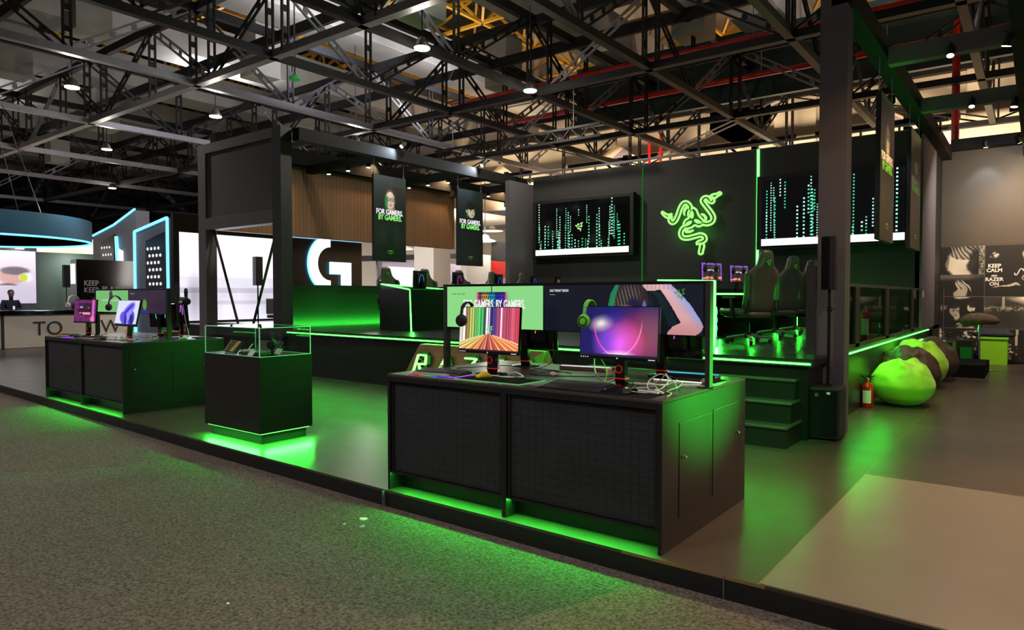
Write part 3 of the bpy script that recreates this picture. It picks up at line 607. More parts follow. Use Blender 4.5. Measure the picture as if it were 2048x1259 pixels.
for i in range(-17, 4):
    x = i * st
    lo.bar((x, -2, 0), (x, 28, 0), .11); up.bar((x + 1.6, -2, 1.9), (x + 1.6, 28, 1.9), .11)
    for j in range(0, 9):
        y = j * st
        if i > -12:
            for sx in (-1.6, 1.6):
                for sy in (-1.6, 1.6): dg.bar((x, y, 0), (x + sx, y + sy, 1.9), .09)
for j in range(0, 9): lo.bar((-56, j * st, 0), (10, j * st, 0), .11); up.bar((-56, j * st + 1.6, 1.9), (10, j * st + 1.6, 1.9), .11)
P(lo, 'lower_grid', 'yellow_paint', t); P(up, 'upper_grid', 'yellow_paint', t); tag(P(dg, 'web', 'yellow_paint', t), kind='stuff')
# pipes
for k, (y, z, l, x0) in enumerate(((17.6, 8.05, 'nearer red fire pipe hanging below the roof trusses', -16), (21.4, 8.3, 'farther red fire pipe in front of the hall wall', -17), (24.6, 9.2, 'red pipe high against the far hall wall', -20))):
    t = T('fire_pipe', l, 'pipe', (x0, y, z)); P(MB().cyl((0, 0, 0), (24, 0, 0), .09, seg=12), 'pipe', 'red_paint', t, smooth=True)
    for q in range(1, 7): P(MB().cyl((q * 3.4, 0, 0), (q * 3.4, 0, 1.2), .012, seg=6), 'hanger', 'aluminium', t)
ST(MB().box(-14, 6, 22.4, 22.6, 7.9, 10.1), 'sheet_curtain', 'teal_sheet', label='dark teal sheeting hanging high in front of the far wall')
# far hall wall with concrete piers
ST(MB().box(-115, -34, 28, 28.3, 4.2, 14.6), 'wall_far', 'roof_sheet'); ST(MB().box(-115, -114.5, -8, 45, -.13, 14.6), 'wall_far_left', 'roof_sheet'); ST(MB().box(-34, -13.5, 28, 28.3, 6.0, 14.6), 'wall_far', 'cream_wall'); ST(MB().box(-13.5, 14, 28, 28.3, -.13, 14.6), 'wall_far', 'cream_wall', label='cream far wall of the hall')
for k, x in enumerate((-24.5, -18.2, -11.5, -7.3, -1.2, 4.6)):
    ST(MB().box(x - .75, x + .75, 26.9, 28, 6.0 if x < -14 else -.13, 14.6), 'pier', 'concrete_warm', bev=.02)
    mb = MB(); mb.prism([(0, 0), (1.1, 0), (2.6, 1.0), (2.6, 1.7), (0, 1.7)], (x + .7, 27.0, 7.2), (1, 0, 0), (0, 0, 1), (0, .8, 0)); mb.prism([(0, 0), (-1.1, 0), (-2.6, 1.0), (-2.6, 1.7), (0, 1.7)][::-1], (x - .7, 27.0, 7.2), (1, 0, 0), (0, 0, 1), (0, .8, 0)); ST(mb, 'pier_bracket', 'concrete_warm')
for k, x in enumerate((-15.5, -9.4, -4.3, 1.7)):
    ST(MB().box(x - .8, x + .8, 27.94, 28, 7.7, 8.4), 'window_%d' % (k + 1), 'mauve_wall')
for k, x in enumerate((-21.4, -14.9, -9.4, -4.3, 1.4)):
    t = T('wall_bracket_rail', 'dark steel rail on the far hall wall, %s from the left' % ('first', 'second', 'third', 'fourth', 'fifth')[k], 'rail', (x, 26.6, 7.1))
    P(MB().box(-2.2, 2.2, 0, .15, .2, .42), 'bar', 'steel_black', t); P(MB().box(.6, .8, 0, .15, -1.2, .5), 'post', 'steel_black', t); P(MB().bar((.7, .07, -.6), (-.2, .07, .2), .09), 'brace', 'steel_black', t)
for k, (x, l) in enumerate(((-12.9, 'left'), (-12.4, 'right'))):
    P(MB().cyl((x, 26.3, 4), (x, 26.3, 8.2), .06, seg=8), 'riser_pipe', 'red_paint', label='%s of two thin red riser pipes before the far wall' % l, cat='pipe')
P(MB().cyl((-1.75, 21, 5), (-1.75, 21, 8.6), .09, seg=8), 'drain_pipe', 'red_paint', label='red upright pipe seen between the right column and the banners', cat='pipe')
for x in (-21, -14, -8, -2, 4): area((x, 24.6, 4.6), (x, 28, 8.2), 2.5, 520, (1, .78, .55), sy=.6)
# horizontal electrical truss near the left beam
t = T('lattice_boom', 'short black lattice boom hanging in front of the far wall, right of the left beam', 'truss', (-12.0, 15.2, 5.6))
P(MB().bar((-2.5, 0, 0), (3.2, 0, 0), .06), 'lower_tube', 'steel_black', t); P(MB().bar((-2.5, 0, .3), (3.2, 0, .3), .06), 'upper_tube', 'steel_black', t)
mb = MB()
for k in range(19): mb.bar((-2.5 + k * .3, 0, 0 if k % 2 else .3), (-2.2 + k * .3, 0, .3 if k % 2 else 0), .03)
P(mb, 'lacing', 'steel_black', t)
for x in (-1.8, 2.4): P(MB().cyl((x, 0, .3), (x, 0, 1.35), .01, seg=6), 'hanging_wire', 'aluminium', t)
# hall lamps hung from the trusses
def hall_lamp(x, y, z, power, label, vis=True, col=WHITE, r=.12):
    t = T('high_bay_lamp', label, 'lamp', (x, y, z))
    P(MB().lathe([(r * .5, .22), (r * .8, .18), (r * 1.5, .02), (r * 1.5, 0)], seg=20), 'reflector', 'aluminium', t, smooth=True); P(MB().lathe([(r * 1.35, 0), (r * 1.35, -.02)]), 'lens', 'white_lamp', t)
    P(MB().cyl((0, 0, .2), (0, 0, (9.98 if any(abs(x - b_) < .9 for b_ in (-42.5, -36, -29.8, -24.4, -18.4, -12.3, -6.9, -1.0)) else 14.6) - z), .012, seg=6), 'cable', 'cable_black', t)
    spot((x, y, z - .06), (x, y, 0), power, col, 150, .5, .12)
    if y > 3:
        l = bpy.data.lights.new('lamp_glow', 'POINT'); l.energy = 75; l.color = WHITE; l.shadow_soft_size = .1; o = bpy.data.objects.new('lamp_glow', l); C.objects.link(o); o.location = (x, y, z - .25)
LAMPS = [(-19.2, 7.1, 'large bright hall lamp high at the left, largest of the left-hand lamps'), (-19.0, 10.75, 'bright hall lamp above the dark framed panel, to its left'), (-26.3, 10.8, 'hall lamp above the blue ring, left of the dark framed panel'), (-35.5, 14.8, 'small far hall lamp just above the cyan-edged portals'),
         (-10.35, 10.45, 'bright hall lamp at the top centre of the view'), (-10.3, 14.25, 'bright hall lamp above the left part of the back wall'), (-18.4, 15.4, 'hall lamp just above the left roof beam'), (-30.5, 6.2, 'hall lamp far left above the blue ring'), (-45.2, 11.5, 'distant hall lamp low at the left, nearer of the far row'), (-60, 14.5, 'distant hall lamp low at the left, middle of the far row'), (-78, 19.0, 'distant hall lamp low at the left, farthest of the far row')]
for x, y, l in LAMPS: hall_lamp(x, y, 6.75, 420, l)
for x, y in ((-4, -1.5), (-11, -1.0), (-18, .5), (2.5, 1.5)): hall_lamp(x, y, 6.9, 840, 'hall lamp over the aisle behind the camera, %s' % ('second from the right' if x == -4 else 'third from the right' if x == -11 else 'fourth from the right' if x == -18 else 'rightmost'), col=(1, .88, .78))
for x, y in ((-14, 8.0), (-6, 12), (-24, 14), (-34, 9), (-3, 19), (-2, 6)): area((x, y, 9.2), (x + .01, y, 12), 2.6, 260, (.88, .88, 1))  # unseen uplights added above the trusses to brighten concrete and roof
area((-15.6, 13, 8.7), (-18.2, 13, 10.4), 2.0, 260, (.86, .86, 1)); area((-15.6, 18, 8.7), (-18.2, 18, 10.4), 2.0, 200, (.86, .86, 1)); area((-9.8, 11, 8.9), (-12.2, 11, 10.4), 1.6, 120, (.9, .95, .95))  # further added uplights along the concrete beams
# smoke detectors
for x, y, z, l in ((-5.2, 10.8, 7.0, 'round pale green fixture hanging at top centre right of the lamp'), (-14.7, 10.4, 6.9, 'round pale green fixture above the left column')):
    t = T('ceiling_fixture', l, 'fixture', (x, y, z)); P(MB().lathe([(.04, .12), (.14, .05), (.15, 0), (.1, -.03)]), 'dome', 'bag_mint', t, smooth=True); P(MB().cyl((0, 0, .1), (0, 0, 14.6 - z), .02, seg=6), 'rod', 'aluminium', t)
# ================================================================ neighbouring stands at left
ST(MB().box(-60, -24, 4.6, 44, -.14, -.12), 'aisle_floor', 'stage_laminate')
t = T('video_wall', 'long bright white video wall seen through the opening under the dark framed panel', 'video wall', (-17.0, 8.4, 0))
P(MB().box(-.12, 0, .08, 3.1, -.1, 3.6), 'frame', 'matte_black', t)
def vw(U, V):
    n = fnoise(U.shape, 7, 21); g = 1 - .16 * (V < .5) * n - .25 * ell(U, V, .14, .25, .1, .35, .8) - .12 * (np.abs(V - .35) < .03) - .1 * (np.abs(V - .2) < .02) * (U > .3)
    return np.stack([g * .97, g * .95, g * 1.02], -1)
image('display', (.01, .22, .93), (0, 2.78, 0), (0, 0, 2.22), 90, 66, vw, 'screen_image', t)
P(MB().box(0, .03, .74, .84, .9, 3.2), 'mullion', 'matte_black', t)
area((-16.8, 10, 2), (-14, 9.5, 1.6), 2.2, 45, (.9, .88, 1), sy=2)
t = T('logo_wall', 'dark wall carrying a big glowing white letter G', 'logo wall', (-17.0, 11.5, 0))
P(MB().box(-.5, 0, 0, 2.95, -.1, 3.23), 'panel', 'black_laminate', t); P(MB().box(-.02, .01, 0, 2.95, 3.23, 3.25), 'top_led', 'cyan_soft', t)
cy, cz, R1, R2 = 1.72, 2.52, .84, .50; pts = [(-R1 * math.sin(q), R1 * math.cos(q)) for q in np.linspace(0, PI, 28)] + [(-R2 * math.sin(q), R2 * math.cos(q)) for q in np.linspace(PI, 0, 28)]
G2 = [(0, 0.06), (.78, .06), (.78, -.84), (.42, -.84), (.42, -.30), (0, -.30)]
for off, m_, nm, sc in ((.02, 'cyan_led', 'halo', 1.03), (.04, 'white_glow', 'letter', 1.0)):
    mb = MB(); mb.prism([(a * sc * .92 - .05, b * sc) for a, b in pts], (off, cy, cz), (0, 1, 0), (0, 0, 1), (.05, 0, 0)); mb.prism([(a * sc - .05, b * sc) for a, b in G2][::-1], (off, cy, cz), (0, 1, 0), (0, 0, 1), (.05, 0, 0)); P(mb, nm, m_, t)
# bright shop hall beyond
ST(MB().box(-30.3, -30, 14, 20, -.13, 4.2), 'wall_shop', 'white_wall'); ST(MB().box(-30.3, -30, 20, 45, -.13, 7.2), 'wall_shop', 'white_wall'); ST(MB().box(-30, -13, 36, 36.3, -.13, 6), 'wall_shop', 'white_wall')
ST(MB().box(-20.5, -19.4, 20.2, 21.2, -.13, 5.2), 'pier', 'white_wall'); ST(MB().box(-30, -22, 19, 30, 5.5, 5.7), 'ceiling_shop', 'white_wall')
for x, y in ((-24, 20), (-22, 27), (-19, 32)): area((x, y, 5.0), (x, y, 0), 3, 420, (1, .92, .84))
area((-17.5, 15.5, 3.0), (-24, 22, 2.0), 2, 160, (1, .9, .84))
t = T('service_gate', 'grey roller gate under a dark beam in the bright hall behind the chairs', 'gate', (-24, 22.5, 0))
P(MB().box(-.1, .1, -1.2, 5.5, -.1, 3.2), 'shutter', 'mauve_wall', t); P(MB().bar((0, -2.5, 3.2), (0, 6.0, 3.75), .3, .25), 'beam', 'steel_black', t); P(MB().box(.1, .2, -1.3, -1.1, -.1, 3.3), 'post', 'frame_grey', t)
for k, (x, y, z, l, r) in enumerate(((-26, 32.1, 5.45, 'upper white pendant lamp right of the second banner', .7), (-22, 26.6, 4.29, 'lower white pendant lamp right of the second banner', .55), (-22, 20.9, 3.6, 'flat white pendant lamp between the two banners', .55))):
    t = T('pendant_lamp', l, 'lamp', (x, y, z)); P(MB().lathe([(.1, .32), (.18, .28), (.25, .12), (r, .02), (r, 0)]), 'shade', 'white_wall', t, smooth=True); P(MB().lathe([(r * .95, 0), (r * .95, -.02)]), 'diffuser', 'soft_lamp', t); P(MB().cyl((0, 0, .3), (0, 0, 14.5 - z), .02, seg=6), 'cord', 'cable_black', t)
t = T('light_box', 'small white light box behind the leftmost gaming chair', 'light box', (-23.6, 17.8, -.12)); P(MB().box(-.1, .1, -.7, .7, 1.82, 2.82), 'glowing_face', 'lightbox', t); P(MB().box(-.04, .04, -.5, .5, 0, 1.82), 'base', 'white_wall', t)
t = T('light_box', 'large white light box behind the second gaming chair', 'light box', (-23.6, 22.7, -.12)); P(MB().box(-.1, .1, -1.1, 1.2, 1.62, 3.02), 'glowing_face', 'lightbox', t); P(MB().box(-.04, .04, -1, 1, 0, 1.62), 'base', 'white_wall', t)
P(MB().box(-22, -21.6, 27.1, 28.8, 2.5, 3.3), 'red_awning', 'red_paint', label='red awning in the bright hall left of the back wall', cat='awning')
P(MB().box(-22, -21.6, 27.1, 28.9, 3.35, 4.3), 'dark_fascia', 'matte_black', label='dark fascia above the red awning', cat='fascia')
P(MB().box(-22.2, -21.8, 25.0, 26.8, 0, 3.6), 'white_pillar', 'white_wall', label='white pillar left of the red awning', cat='pillar')
# sloping portals with cyan edges
def portal(o, poly_, label, glow, holes=None):
    t = T('display_portal', label, 'display wall', o)
    P(MB().prism(poly_, (0, 0, 0), (1, 0, 0), (0, 0, 1), (0, .5, 0)), 'body', 'cool_wall', t)
    mb = MB()
    for a, b in glow: mb.bar((a[0], -.03, a[1]), (b[0], -.03, b[1]), .06)
    P(mb, 'edge_light', 'cyan_led', t, label='glowing cyan edge')
    if holes:
        P(MB().prism(holes, (0, -.06, 0), (1, 0, 0), (0, 0, 1), (0, .05, 0)), 'perforated_board', 'black_laminate', t)
        r = random.Random(4); xs = [p[0] for p in holes]; zs = [p[1] for p in holes]; 
        hs = MB()
        for i in range(4):
            for j in range(7):
                x = min(xs) + .15 + (max(xs) - min(xs) - .3) * (i + .5 * (j % 2)) / 4; z = min(zs) + .15 + (max(zs) - min(zs) - .5) * j / 6.5
                hs.lathe([(.045, 0), (.045, .012)], (x, -.065, z), (0, -1, 0), 10)
        P(hs, 'light_spots', 'lightbox', t)
portal((-21.3, 9.5, 0), [(0, -.1), (2.0, -.1), (1.98, 3.74), (0, 3.46)], 'tall dark portal edged with cyan light, left of the white video wall', [((0, .3), (0, 3.46)), ((0, 3.46), (1.98, 3.74)), ((1.98, 3.74), (2.0, .3))], [(.75, 1.75), (1.85, 1.55), (1.9, 3.36), (.75, 3.15)])
portal((-31.15, 12.2, 0), [(0, -.1), (3.95, -.1), (3.85, 4.82), (2.0, 4.33), (0, 4.0)], 'far dark wall with a rising cyan top edge above the black box', [((0, 4.04), (2.0, 4.37)), ((2.0, 4.37), (3.85, 4.86))], [(.85, 1.6), (2.05, 1.6), (2.1, 4.0), (.85, 3.75)])
t = T('cyan_blade', 'vertical glowing cyan-white blade on the far dark wall', 'light', (-28.75, 12.08, .1)); P(MB().prism([(-.1, 1.9), (.12, 1.9), (.2, 3.0), (.05, 3.8), (-.12, 3.8), (-.05, 2.9)], (0, 0, 0), (1, 0, 0), (0, 0, 1), (0, .06, 0)), 'light_face', 'cyan_led', t); P(MB().prism([(.12, 1.9), (.55, 1.9), (.5, 3.2), (.2, 3.3)], (0, .0, 0), (1, 0, 0), (0, 0, 1), (0, .06, 0)), 'white_face', 'lightbox', t)
t = T('slogan_box', 'big black box with grey slogan lettering behind the left counter', 'display box', (-26.4, 9.8, -.12))
P(MB().box(-.5, 0, 0, 2.0, 0, 2.95), 'body', 'gloss_black', t); P(MB().box(-.45, -.1, -.02, 0, 2.1, 2.8), 'side_panel', 'lightbox', t)
text('lettering', 'KEEP', (.01, .22, 2.04), (0, 1, 0), (0, 0, 1), .26, 'grey_text', t, fat=.006, squeeze=.85)
text('lettering', 'KEEP', (.01, .22, 1.80), (0, 1, 0), (0, 0, 1), .26, 'grey_text', t, fat=.003, squeeze=.85); text('lettering', 'PLAYING', (.01, .80, 1.84), (0, 1, 0), (0, 0, 1), .26, 'grey_text', t, fat=.004, squeeze=.95)
t = T('reception_counter', 'long cream counter with big thin grey lettering at the far left', 'counter', (-24.7, 5.0, -.13))
P(MB().box(-.8, 0, -2, 8.0, .1, 1.1), 'front', 'counter_cream', t); P(MB().box(-.9, .05, -2, 8.05, 1.1, 1.24), 'worktop', 'gloss_black', t, bev=.01); P(MB().box(-.75, -.05, -2, 7.95, 0, .1), 'plinth', 'matte_black', t)
for y in (-.1, 2.1, 6.2): P(MB().box(-.01, .012, y, y + .08, .1, 1.1), 'dark_joint', 'ink', t)
text('lettering', 'TO', (.015, 2.92, .47), (0, 1, 0), (0, 0, 1), .62, 'ink', t, squeeze=.95); text('lettering', 'W', (.015, 4.85, .47), (0, 1, 0), (0, 0, 1), .62, 'ink', t, squeeze=1.0)
area((-22, 8, 4.5), (-24.7, 8.5, .5), 1.2, 60, (1, .93, .88))
t = T('planter', 'leafy green plant in front of the black slogan box', 'plant', (-25.95, 10.9, 0)); mb = MB(); r = random.Random(2)
for k in range(260):
    p = Vector((r.gauss(.02, .14), r.gauss(0, .35), 1.15 + r.random() * .55)); q = p + Vector((r.uniform(-1, 1), r.uniform(-1, 1), r.uniform(-.3, 1))).normalized() * .14; s_ = Vector((.02, .02, 0)); mb.add([p - s_, (p + q) / 2 + s_ * 1.5, q, (p + q) / 2 - s_ * 1.5], [(0, 1, 2, 3)])
tag(P(mb, 'foliage', 'leaf', t), kind='stuff'); P(MB().box(-.25, .25, -.5, .5, -.12, 1.2), 'pot', 'frame_dark', t)
# far-left display wall with portrait
def ad(U, V):
    im = RGB(U, (226, 206, 222)); im = blend(im, np.clip((V - .5) * 1.8, 0, 1), (255, 250, 255)); im = blend(im, np.clip((.35 - V) * 2, 0, .8), (176, 160, 198))
    im = blend(im, ell(U, V, .88, .18, .2, .26, .4) * .8, (205, 195, 215)); im = blend(im, ell(U, V, .83, .50, .10, .15, .2), (214, 168, 160)); im = blend(im, ell(U, V, .85, .62, .12, .09, .3), (120, 110, 118)); im = blend(im, ell(U, V, .93, .50, .06, .1, .3), (235, 235, 240)); im = blend(im, ell(U, V, .91, .49, .03, .085, .2), (206, 216, 60)); im = blend(im, ell(U, V, .80, .36, .08, .02, .3) * .8, (90, 80, 90)); return im
t = T('portrait_display', 'large lilac display with a person wearing a headset at the far left', 'display', (-34, 6.5, 0)); P(MB().box(-.4, 0, -1, 4.6, 0, 3.6), 'frame', 'cool_wall', t)
image('picture', (.02, -.5, 1.25), (0, 5.05, 0), (0, 0, 2.2), 80, 44, ad, 'screen_image', t)
ST(MB().box(-34.5, -34.1, 11.1, 14.2, -.1, 3.45), 'wall_greygreen', 'greygreen_wall'); ST(MB().box(-38, -37.8, 0, 30, -.1, 4.4), 'wall_far_left', 'cream_wall')
area((-33.2, 12.4, 3.3), (-34.2, 12.4, 1.5), .4, 25, (.9, 1, .95)); area((-35.5, 12, 3.6), (-38, 12, 3.6), 2, 110, (1, .9, .8), sy=.5); area((-35.8, 15, 3.7), (-38, 17, 4), 1, 60, (.9, .9, 1))
for k in range(2): t = T('flood_lamp', '%s flood lamp on top of the lilac display' % ('left', 'right')[k], 'lamp', (-33.7, 9.3 + k * 1.1, 3.62)); P(MB().lathe([(.12, 0), (.15, -.1)]), 'lens', 'white_lamp', t); P(MB().box(-.4, 0, -.03, .03, 0, .05), 'arm', 'matte_black', t)
t = T('blue_ring', 'big blue hanging ring with a glowing rim at the far left', 'ring sign', (-24.5, 6.3, 3.2)); R_ = 3.05
P(MB().lathe([(R_, 0), (R_, .62), (R_ - .12, .62), (R_ - .12, 0)], seg=72), 'band', 'blue_band', t, smooth=True)
P(MB().tube([(math.cos(q) * (R_ - .03), math.sin(q) * (R_ - .03), -.02) for q in np.linspace(0, 2 * PI, 73)[:-1]], .035, 6, True), 'lower_rim_light', 'cyan_led', t)
for q in (.3, 2.4, 4.5): P(MB().cyl((math.cos(q) * (R_ - .05), math.sin(q) * (R_ - .05), .6), (math.cos(q) * R_ * .5, math.sin(q) * R_ * .5, 3.7), .012, seg=6), 'cable', 'aluminium', t)
def linespeaker(loc, label, h=.75, base=True, pole=1.1, w_=.13, head=.62):
    t = T('column_speaker', label, 'speaker', loc); P(MB().cyl((0, 0, 0), (0, 0, pole + .05), .018, seg=10), 'pole', 'steel_black', t, smooth=True)
    P(MB().box(-w_ / 2, w_ / 2, -w_ * .6, w_ * .6, pole, pole + head), 'speaker_column', 'matte_black', t, bev=.01)
    for q in (0, 2.1, 4.2): P(MB().bar((0, 0, .45), (.35 * math.cos(q), .35 * math.sin(q), .01), .02), 'leg', 'steel_black', t)
    return t
linespeaker((-33, 11.85, -.12), 'slim black speaker on a pole before the grey-green wall at far left', pole=2.05, head=.95, w_=.2)
linespeaker((-15.6, 9.9, -.13), 'slim black speaker on a pole seen in the opening against the white video wall', pole=1.95, head=.72, w_=.16)
t = T('office_chair', 'grey mesh office chair back seen through the opening', 'chair', (-14.4, 9.6, .88)); P(MB().box(-.02, .02, -.25, .25, .25, .62), 'backrest', 'steel_grey', t, bev=.02); P(MB().box(.0, .45, -.25, .25, .16, .24), 'seat', 'leather_dark', t, bev=.03); P(MB().cyl((.2, 0, 0), (.2, 0, .2), .03), 'column', 'steel_black', t)
# small far person behind the counter
def skin_body(name, verts, edges, rad, m, parent, root=0):
    me = bpy.data.meshes.new(name); me.from_pydata(verts, edges, []); me.materials.append(MT[m]); o = mesh_obj(name, me, parent)
    sk = o.modifiers.new('skin', 'SKIN'); sk.use_smooth_shade = True
    for i, r_ in enumerate(rad): me.skin_vertices[0].data[i].radius = (r_, r_) if not isinstance(r_, tuple) else r_
    me.skin_vertices[0].data[root].use_root = True; s_ = o.modifiers.new('sub', 'SUBSURF'); s_.levels = s_.render_levels = 2; return o
t = T('person', 'seated person in dark clothes with a badge behind the far left counter', 'person', (-31, 9.25, .1))
skin_body('body', [(0, 0, .5), (0, 0, .8), (0, 0, 1.1), (0, 0, 1.28), (0, 0, 1.36), (0, 0, 1.5), (0, .22, 1.24), (.05, .30, .98), (.28, .20, .9), (0, -.22, 1.24), (.05, -.30, .98), (.28, -.20, .9), (.4, .16, .92), (.4, -.16, .92)], [(0, 1), (1, 2), (2, 3), (3, 4), (4, 5), (2, 6), (6, 7), (7, 8), (2, 9), (9, 10), (10, 11), (8, 12), (11, 13)], [.17, .16, .18, .08, .06, .10, .09, .07, .055, .09, .07, .055, .04, .04], 'cloth_navy', t)
P(MB().lathe([(.01, -.13), (.06, -.1), (.09, -.02), (.1, .06), (.085, .12), (.02, .16)], (.01, 0, 1.52), (0, 0, 1), 20), 'head', 'skin', t, smooth=True); P(MB().lathe([(.108, .03), (.108, .09), (.08, .16), (.02, .185)], (-.01, 0, 1.52), (0, 0, 1), 20), 'hair', 'hair', t, smooth=True)
P(MB().box(.17, .18, .0, .07, .95, 1.08), 'badge', 'key_white', t)
# ================================================================ demo counters
def counter(x0, x1, y0, y1, h, mid, label, doors, yaw=0):
    t = T('demo_counter', label, 'counter', (x0, y0, 0), yaw); w_ = x1 - x0; d = y1 - y0; m = mid - x0
    P(MB().box(.0, w_, 0, d, h - .022, h), 'worktop', 'counter_top', t, bev=.003)
    P(MB().box(0, .025, 0, d, 0, h - .022), 'side_panel', 'counter_black', t, bev=.002); P(MB().box(w_ - .025, w_, 0, d, 0, h - .022), 'side_panel', 'counter_black', t, bev=.002)
    P(MB().box(.025, w_ - .025, d - .03, d, 0, h - .022), 'back_panel', 'counter_black', t); P(MB().box(m - .02, m + .02, .002, .2, 0, h - .022), 'divider', 'counter_black', t, bev=.002)
    P(MB().box(.025, w_ - .025, .13, .15, 0, .16), 'toe_board', 'counter_black', t); P(MB().box(.025, w_ - .025, .005, .15, .135, .15), 'bottom_rail', 'counter_black', t); P(MB().box(.025, w_ - .025, .003, .03, h - .06, h - .022), 'top_rail', 'counter_black', t)
    for a, b in ((.03, m - .025), (m + .025, w_ - .03)):
        # slightly sagging cloth panel
        mb = MB(); nx, nz = 24, 14; g = []
        for j in range(nz + 1):
            for i in range(nx + 1):
                u = i / nx; v = j / nz; z = .155 + (h - .225) * v; x = a + .02 + (b - a - .04) * u
                edge = min(u, 1 - u, v, 1 - v); y = .028 + .010 * noise.noise(Vector((u * 3 + a * 3, v * 3, 0))) * min(1, edge * 6) + .006 * (math.sin((u + v) * 26) * max(0, .25 - v) * max(0, u - .6) * 8)
                g.append((x, y, z))
        mb.add(g, [(j * (nx + 1) + i, j * (nx + 1) + i + 1, (j + 1) * (nx + 1) + i + 1, (j + 1) * (nx + 1) + i) for j in range(nz) for i in range(nx)])
        P(mb, 'cloth_panel', 'fabric_grid', t, smooth='all', label='dark blue-black gridded cloth stretched in the front')
        P(MB().box(a, a + .02, .015, .04, .15, h - .06), 'cloth_frame', 'counter_black', t); P(MB().box(b - .02, b, .015, .04, .15, h - .06), 'cloth_frame', 'counter_black', t)
        P(MB().box(a, b, .115, .125, .118, .128), 'led_strip', 'led', t, label='green LED strip under the front panel')
    for (a, b, z0, z1, ky) in doors:
        dr = P(MB().box(w_ - .001, w_ + .004, a - y0, b - y0, z0, z1), 'door', 'counter_black', t, bev=.001)
        P(MB().lathe([(.006, 0), (.006, .012), (.013, .016), (.013, .024), (.006, .028)], (w_ + .004, ky - y0, (z0 + z1) / 2 + .08), (1, 0, 0), 16), 'knob', 'chrome', dr, smooth=True)
        P(MB().box(w_ + .0, w_ + .0046, a - y0, b - y0 + .02, z1, z1 + .008), 'finger_slot', 'matte_black', t); P(MB().box(w_ + .0, w_ + .0045, b - y0, b - y0 + .006, z0, z1), 'gap', 'matte_black', t)
    return t
cR = counter(-4.14, -1.76, 3.775, 5.24, .93, -2.955, 'near black demo counter with gridded cloth front and green light under it', [(4.02, 4.53, .17, .755, 4.07), (4.58, 5.08, .17, .765, 5.03)])
cL = counter(-12.14, -9.49, 4.05, 5.46, .94, -10.82, 'far black demo counter at the left behind the glass showcase', [(4.13, 4.66, .21, .79, 4.19), (4.70, 5.2, .21, .79, 5.14)])
# header displays over the counters
def keebimg(U, V):
    im = RGB(U, (132, 206, 128)); x0, x1, y0, y1 = .34, .64, .42, .86
    u = (U - x0) / (x1 - x0); v = (V - y0) / (y1 - y0); m = (u > 0) & (u < 1) & (v > 0) & (v < 1)
    im = blend(im, ell(U, V, .66, .5, .04, .4, .8) * .3, (60, 110, 60))
    hue = u[..., None] * 1.0; pal = np.clip(np.stack([np.abs((hue[..., 0] * 4 + .3) % 3 - 1.5) - .2, 1 - np.abs(hue[..., 0] - .35) * 2.6, np.clip(hue[..., 0] * 1.7 - .5, 0, 1)], -1), 0, 1)
    pal[..., 0] = np.where(u < .15, .75, np.where(u < .38, .95, np.where(u > .8, .35, .1))); pal[..., 1] = np.where(u < .15, .2, np.where(u < .38, .75, np.where(u < .62, .75, .2))); pal[..., 2] = np.where(u < .15, .55, np.where(u < .38, .25, .85))
    key = ((u * 15 + .3 * np.floor(v * 5)) % 1 > .28) & ((v * 5) % 1 > .3); k = np.where(key[..., None], np.array([.11, .08, .20]), pal * .75)
    im = np.where(m[..., None], k, im); edge = ((np.abs(u) < .03) | (np.abs(u - 1) < .03)) & (v > 0) & (v < 1); im = np.where(edge[..., None], np.array([.78, .35, .5]), im)
    im = blend(im, (np.abs(U - .49) < .004) * (V > .86), (20, 40, 24)); im = blend(im, (U > .05) * (U < .2) * (V > .80) * (V < .83) * .6 * ((U * 90) % 1 > .3), (60, 110, 64)); return im
def armimg(U, V):
    im = RGB(U, (14, 16, 30)); arm = [(.655, 1.0), (.655, .96), (.678, .88), (.716, .87), (.755, .90), (.770, .85), (.824, .56), (.877, .24), (.83, .16), (.80, .04), (.80, 0), (.96, 0), (.99, .08), (1.0, .18), (.985, .3), (.931, .59), (.862, .86), (.82, 1.0)]
    im = blend(im, poly(U, V, [(.43, .4), (.456, .82), (.487, 1.0), (.53, 1.0), (.50, .4)]), (24, 120, 76)); im = blend(im, poly(U, V, [(.47, .4), (.49, .8), (.51, 1.0), (.67, 1.0), (.69, .7), (.69, .4)]), (40, 32, 36))
    st_ = (np.sin(U * 300 + V * 22) > .2) * ell(U, V, .56, .72, .10, .4, .5, -.1); im = blend(im, st_ * .55, (140, 116, 110)); im = blend(im, ell(U, V, .60, .55, .05, .22, .4) * .9, (20, 24, 52)); im = blend(im, ell(U, V, .665, .55, .014, .16, .4) * .8, (110, 116, 190)); im = blend(im, ell(U, V, .55, .42, .08, .18, .3) * .9, (150, 110, 100))
    im = blend(im, poly(U, V, [(.69, .95), (.76, .82), (.83, .45), (.86, .2), (.80, .16), (.70, .5)]) * .5, (16, 50, 40)); im = blend(im, poly(U, V, [(.69, .88), (.77, .0), (.83, .0), (.74, .75)]) * .6, (8, 9, 14))
    s = poly(U, V, arm); im = blend(im, s, (206, 158, 160)); im = blend(im, s * ell(U, V, .84, .95, .16, .9, .5, .5) * .35, (236, 196, 196)); edge = s * np.clip((U + V * .22 - .985) * 14, 0, 1); im = blend(im, edge * .7, (110, 150, 230)); im = blend(im, s * np.clip(.35 - V, 0, .3) * 1.6, (170, 100, 104)); im = blend(im, s * (V > .9) * (np.sin(U * 260) > .5) * .25, (120, 80, 80)); return im
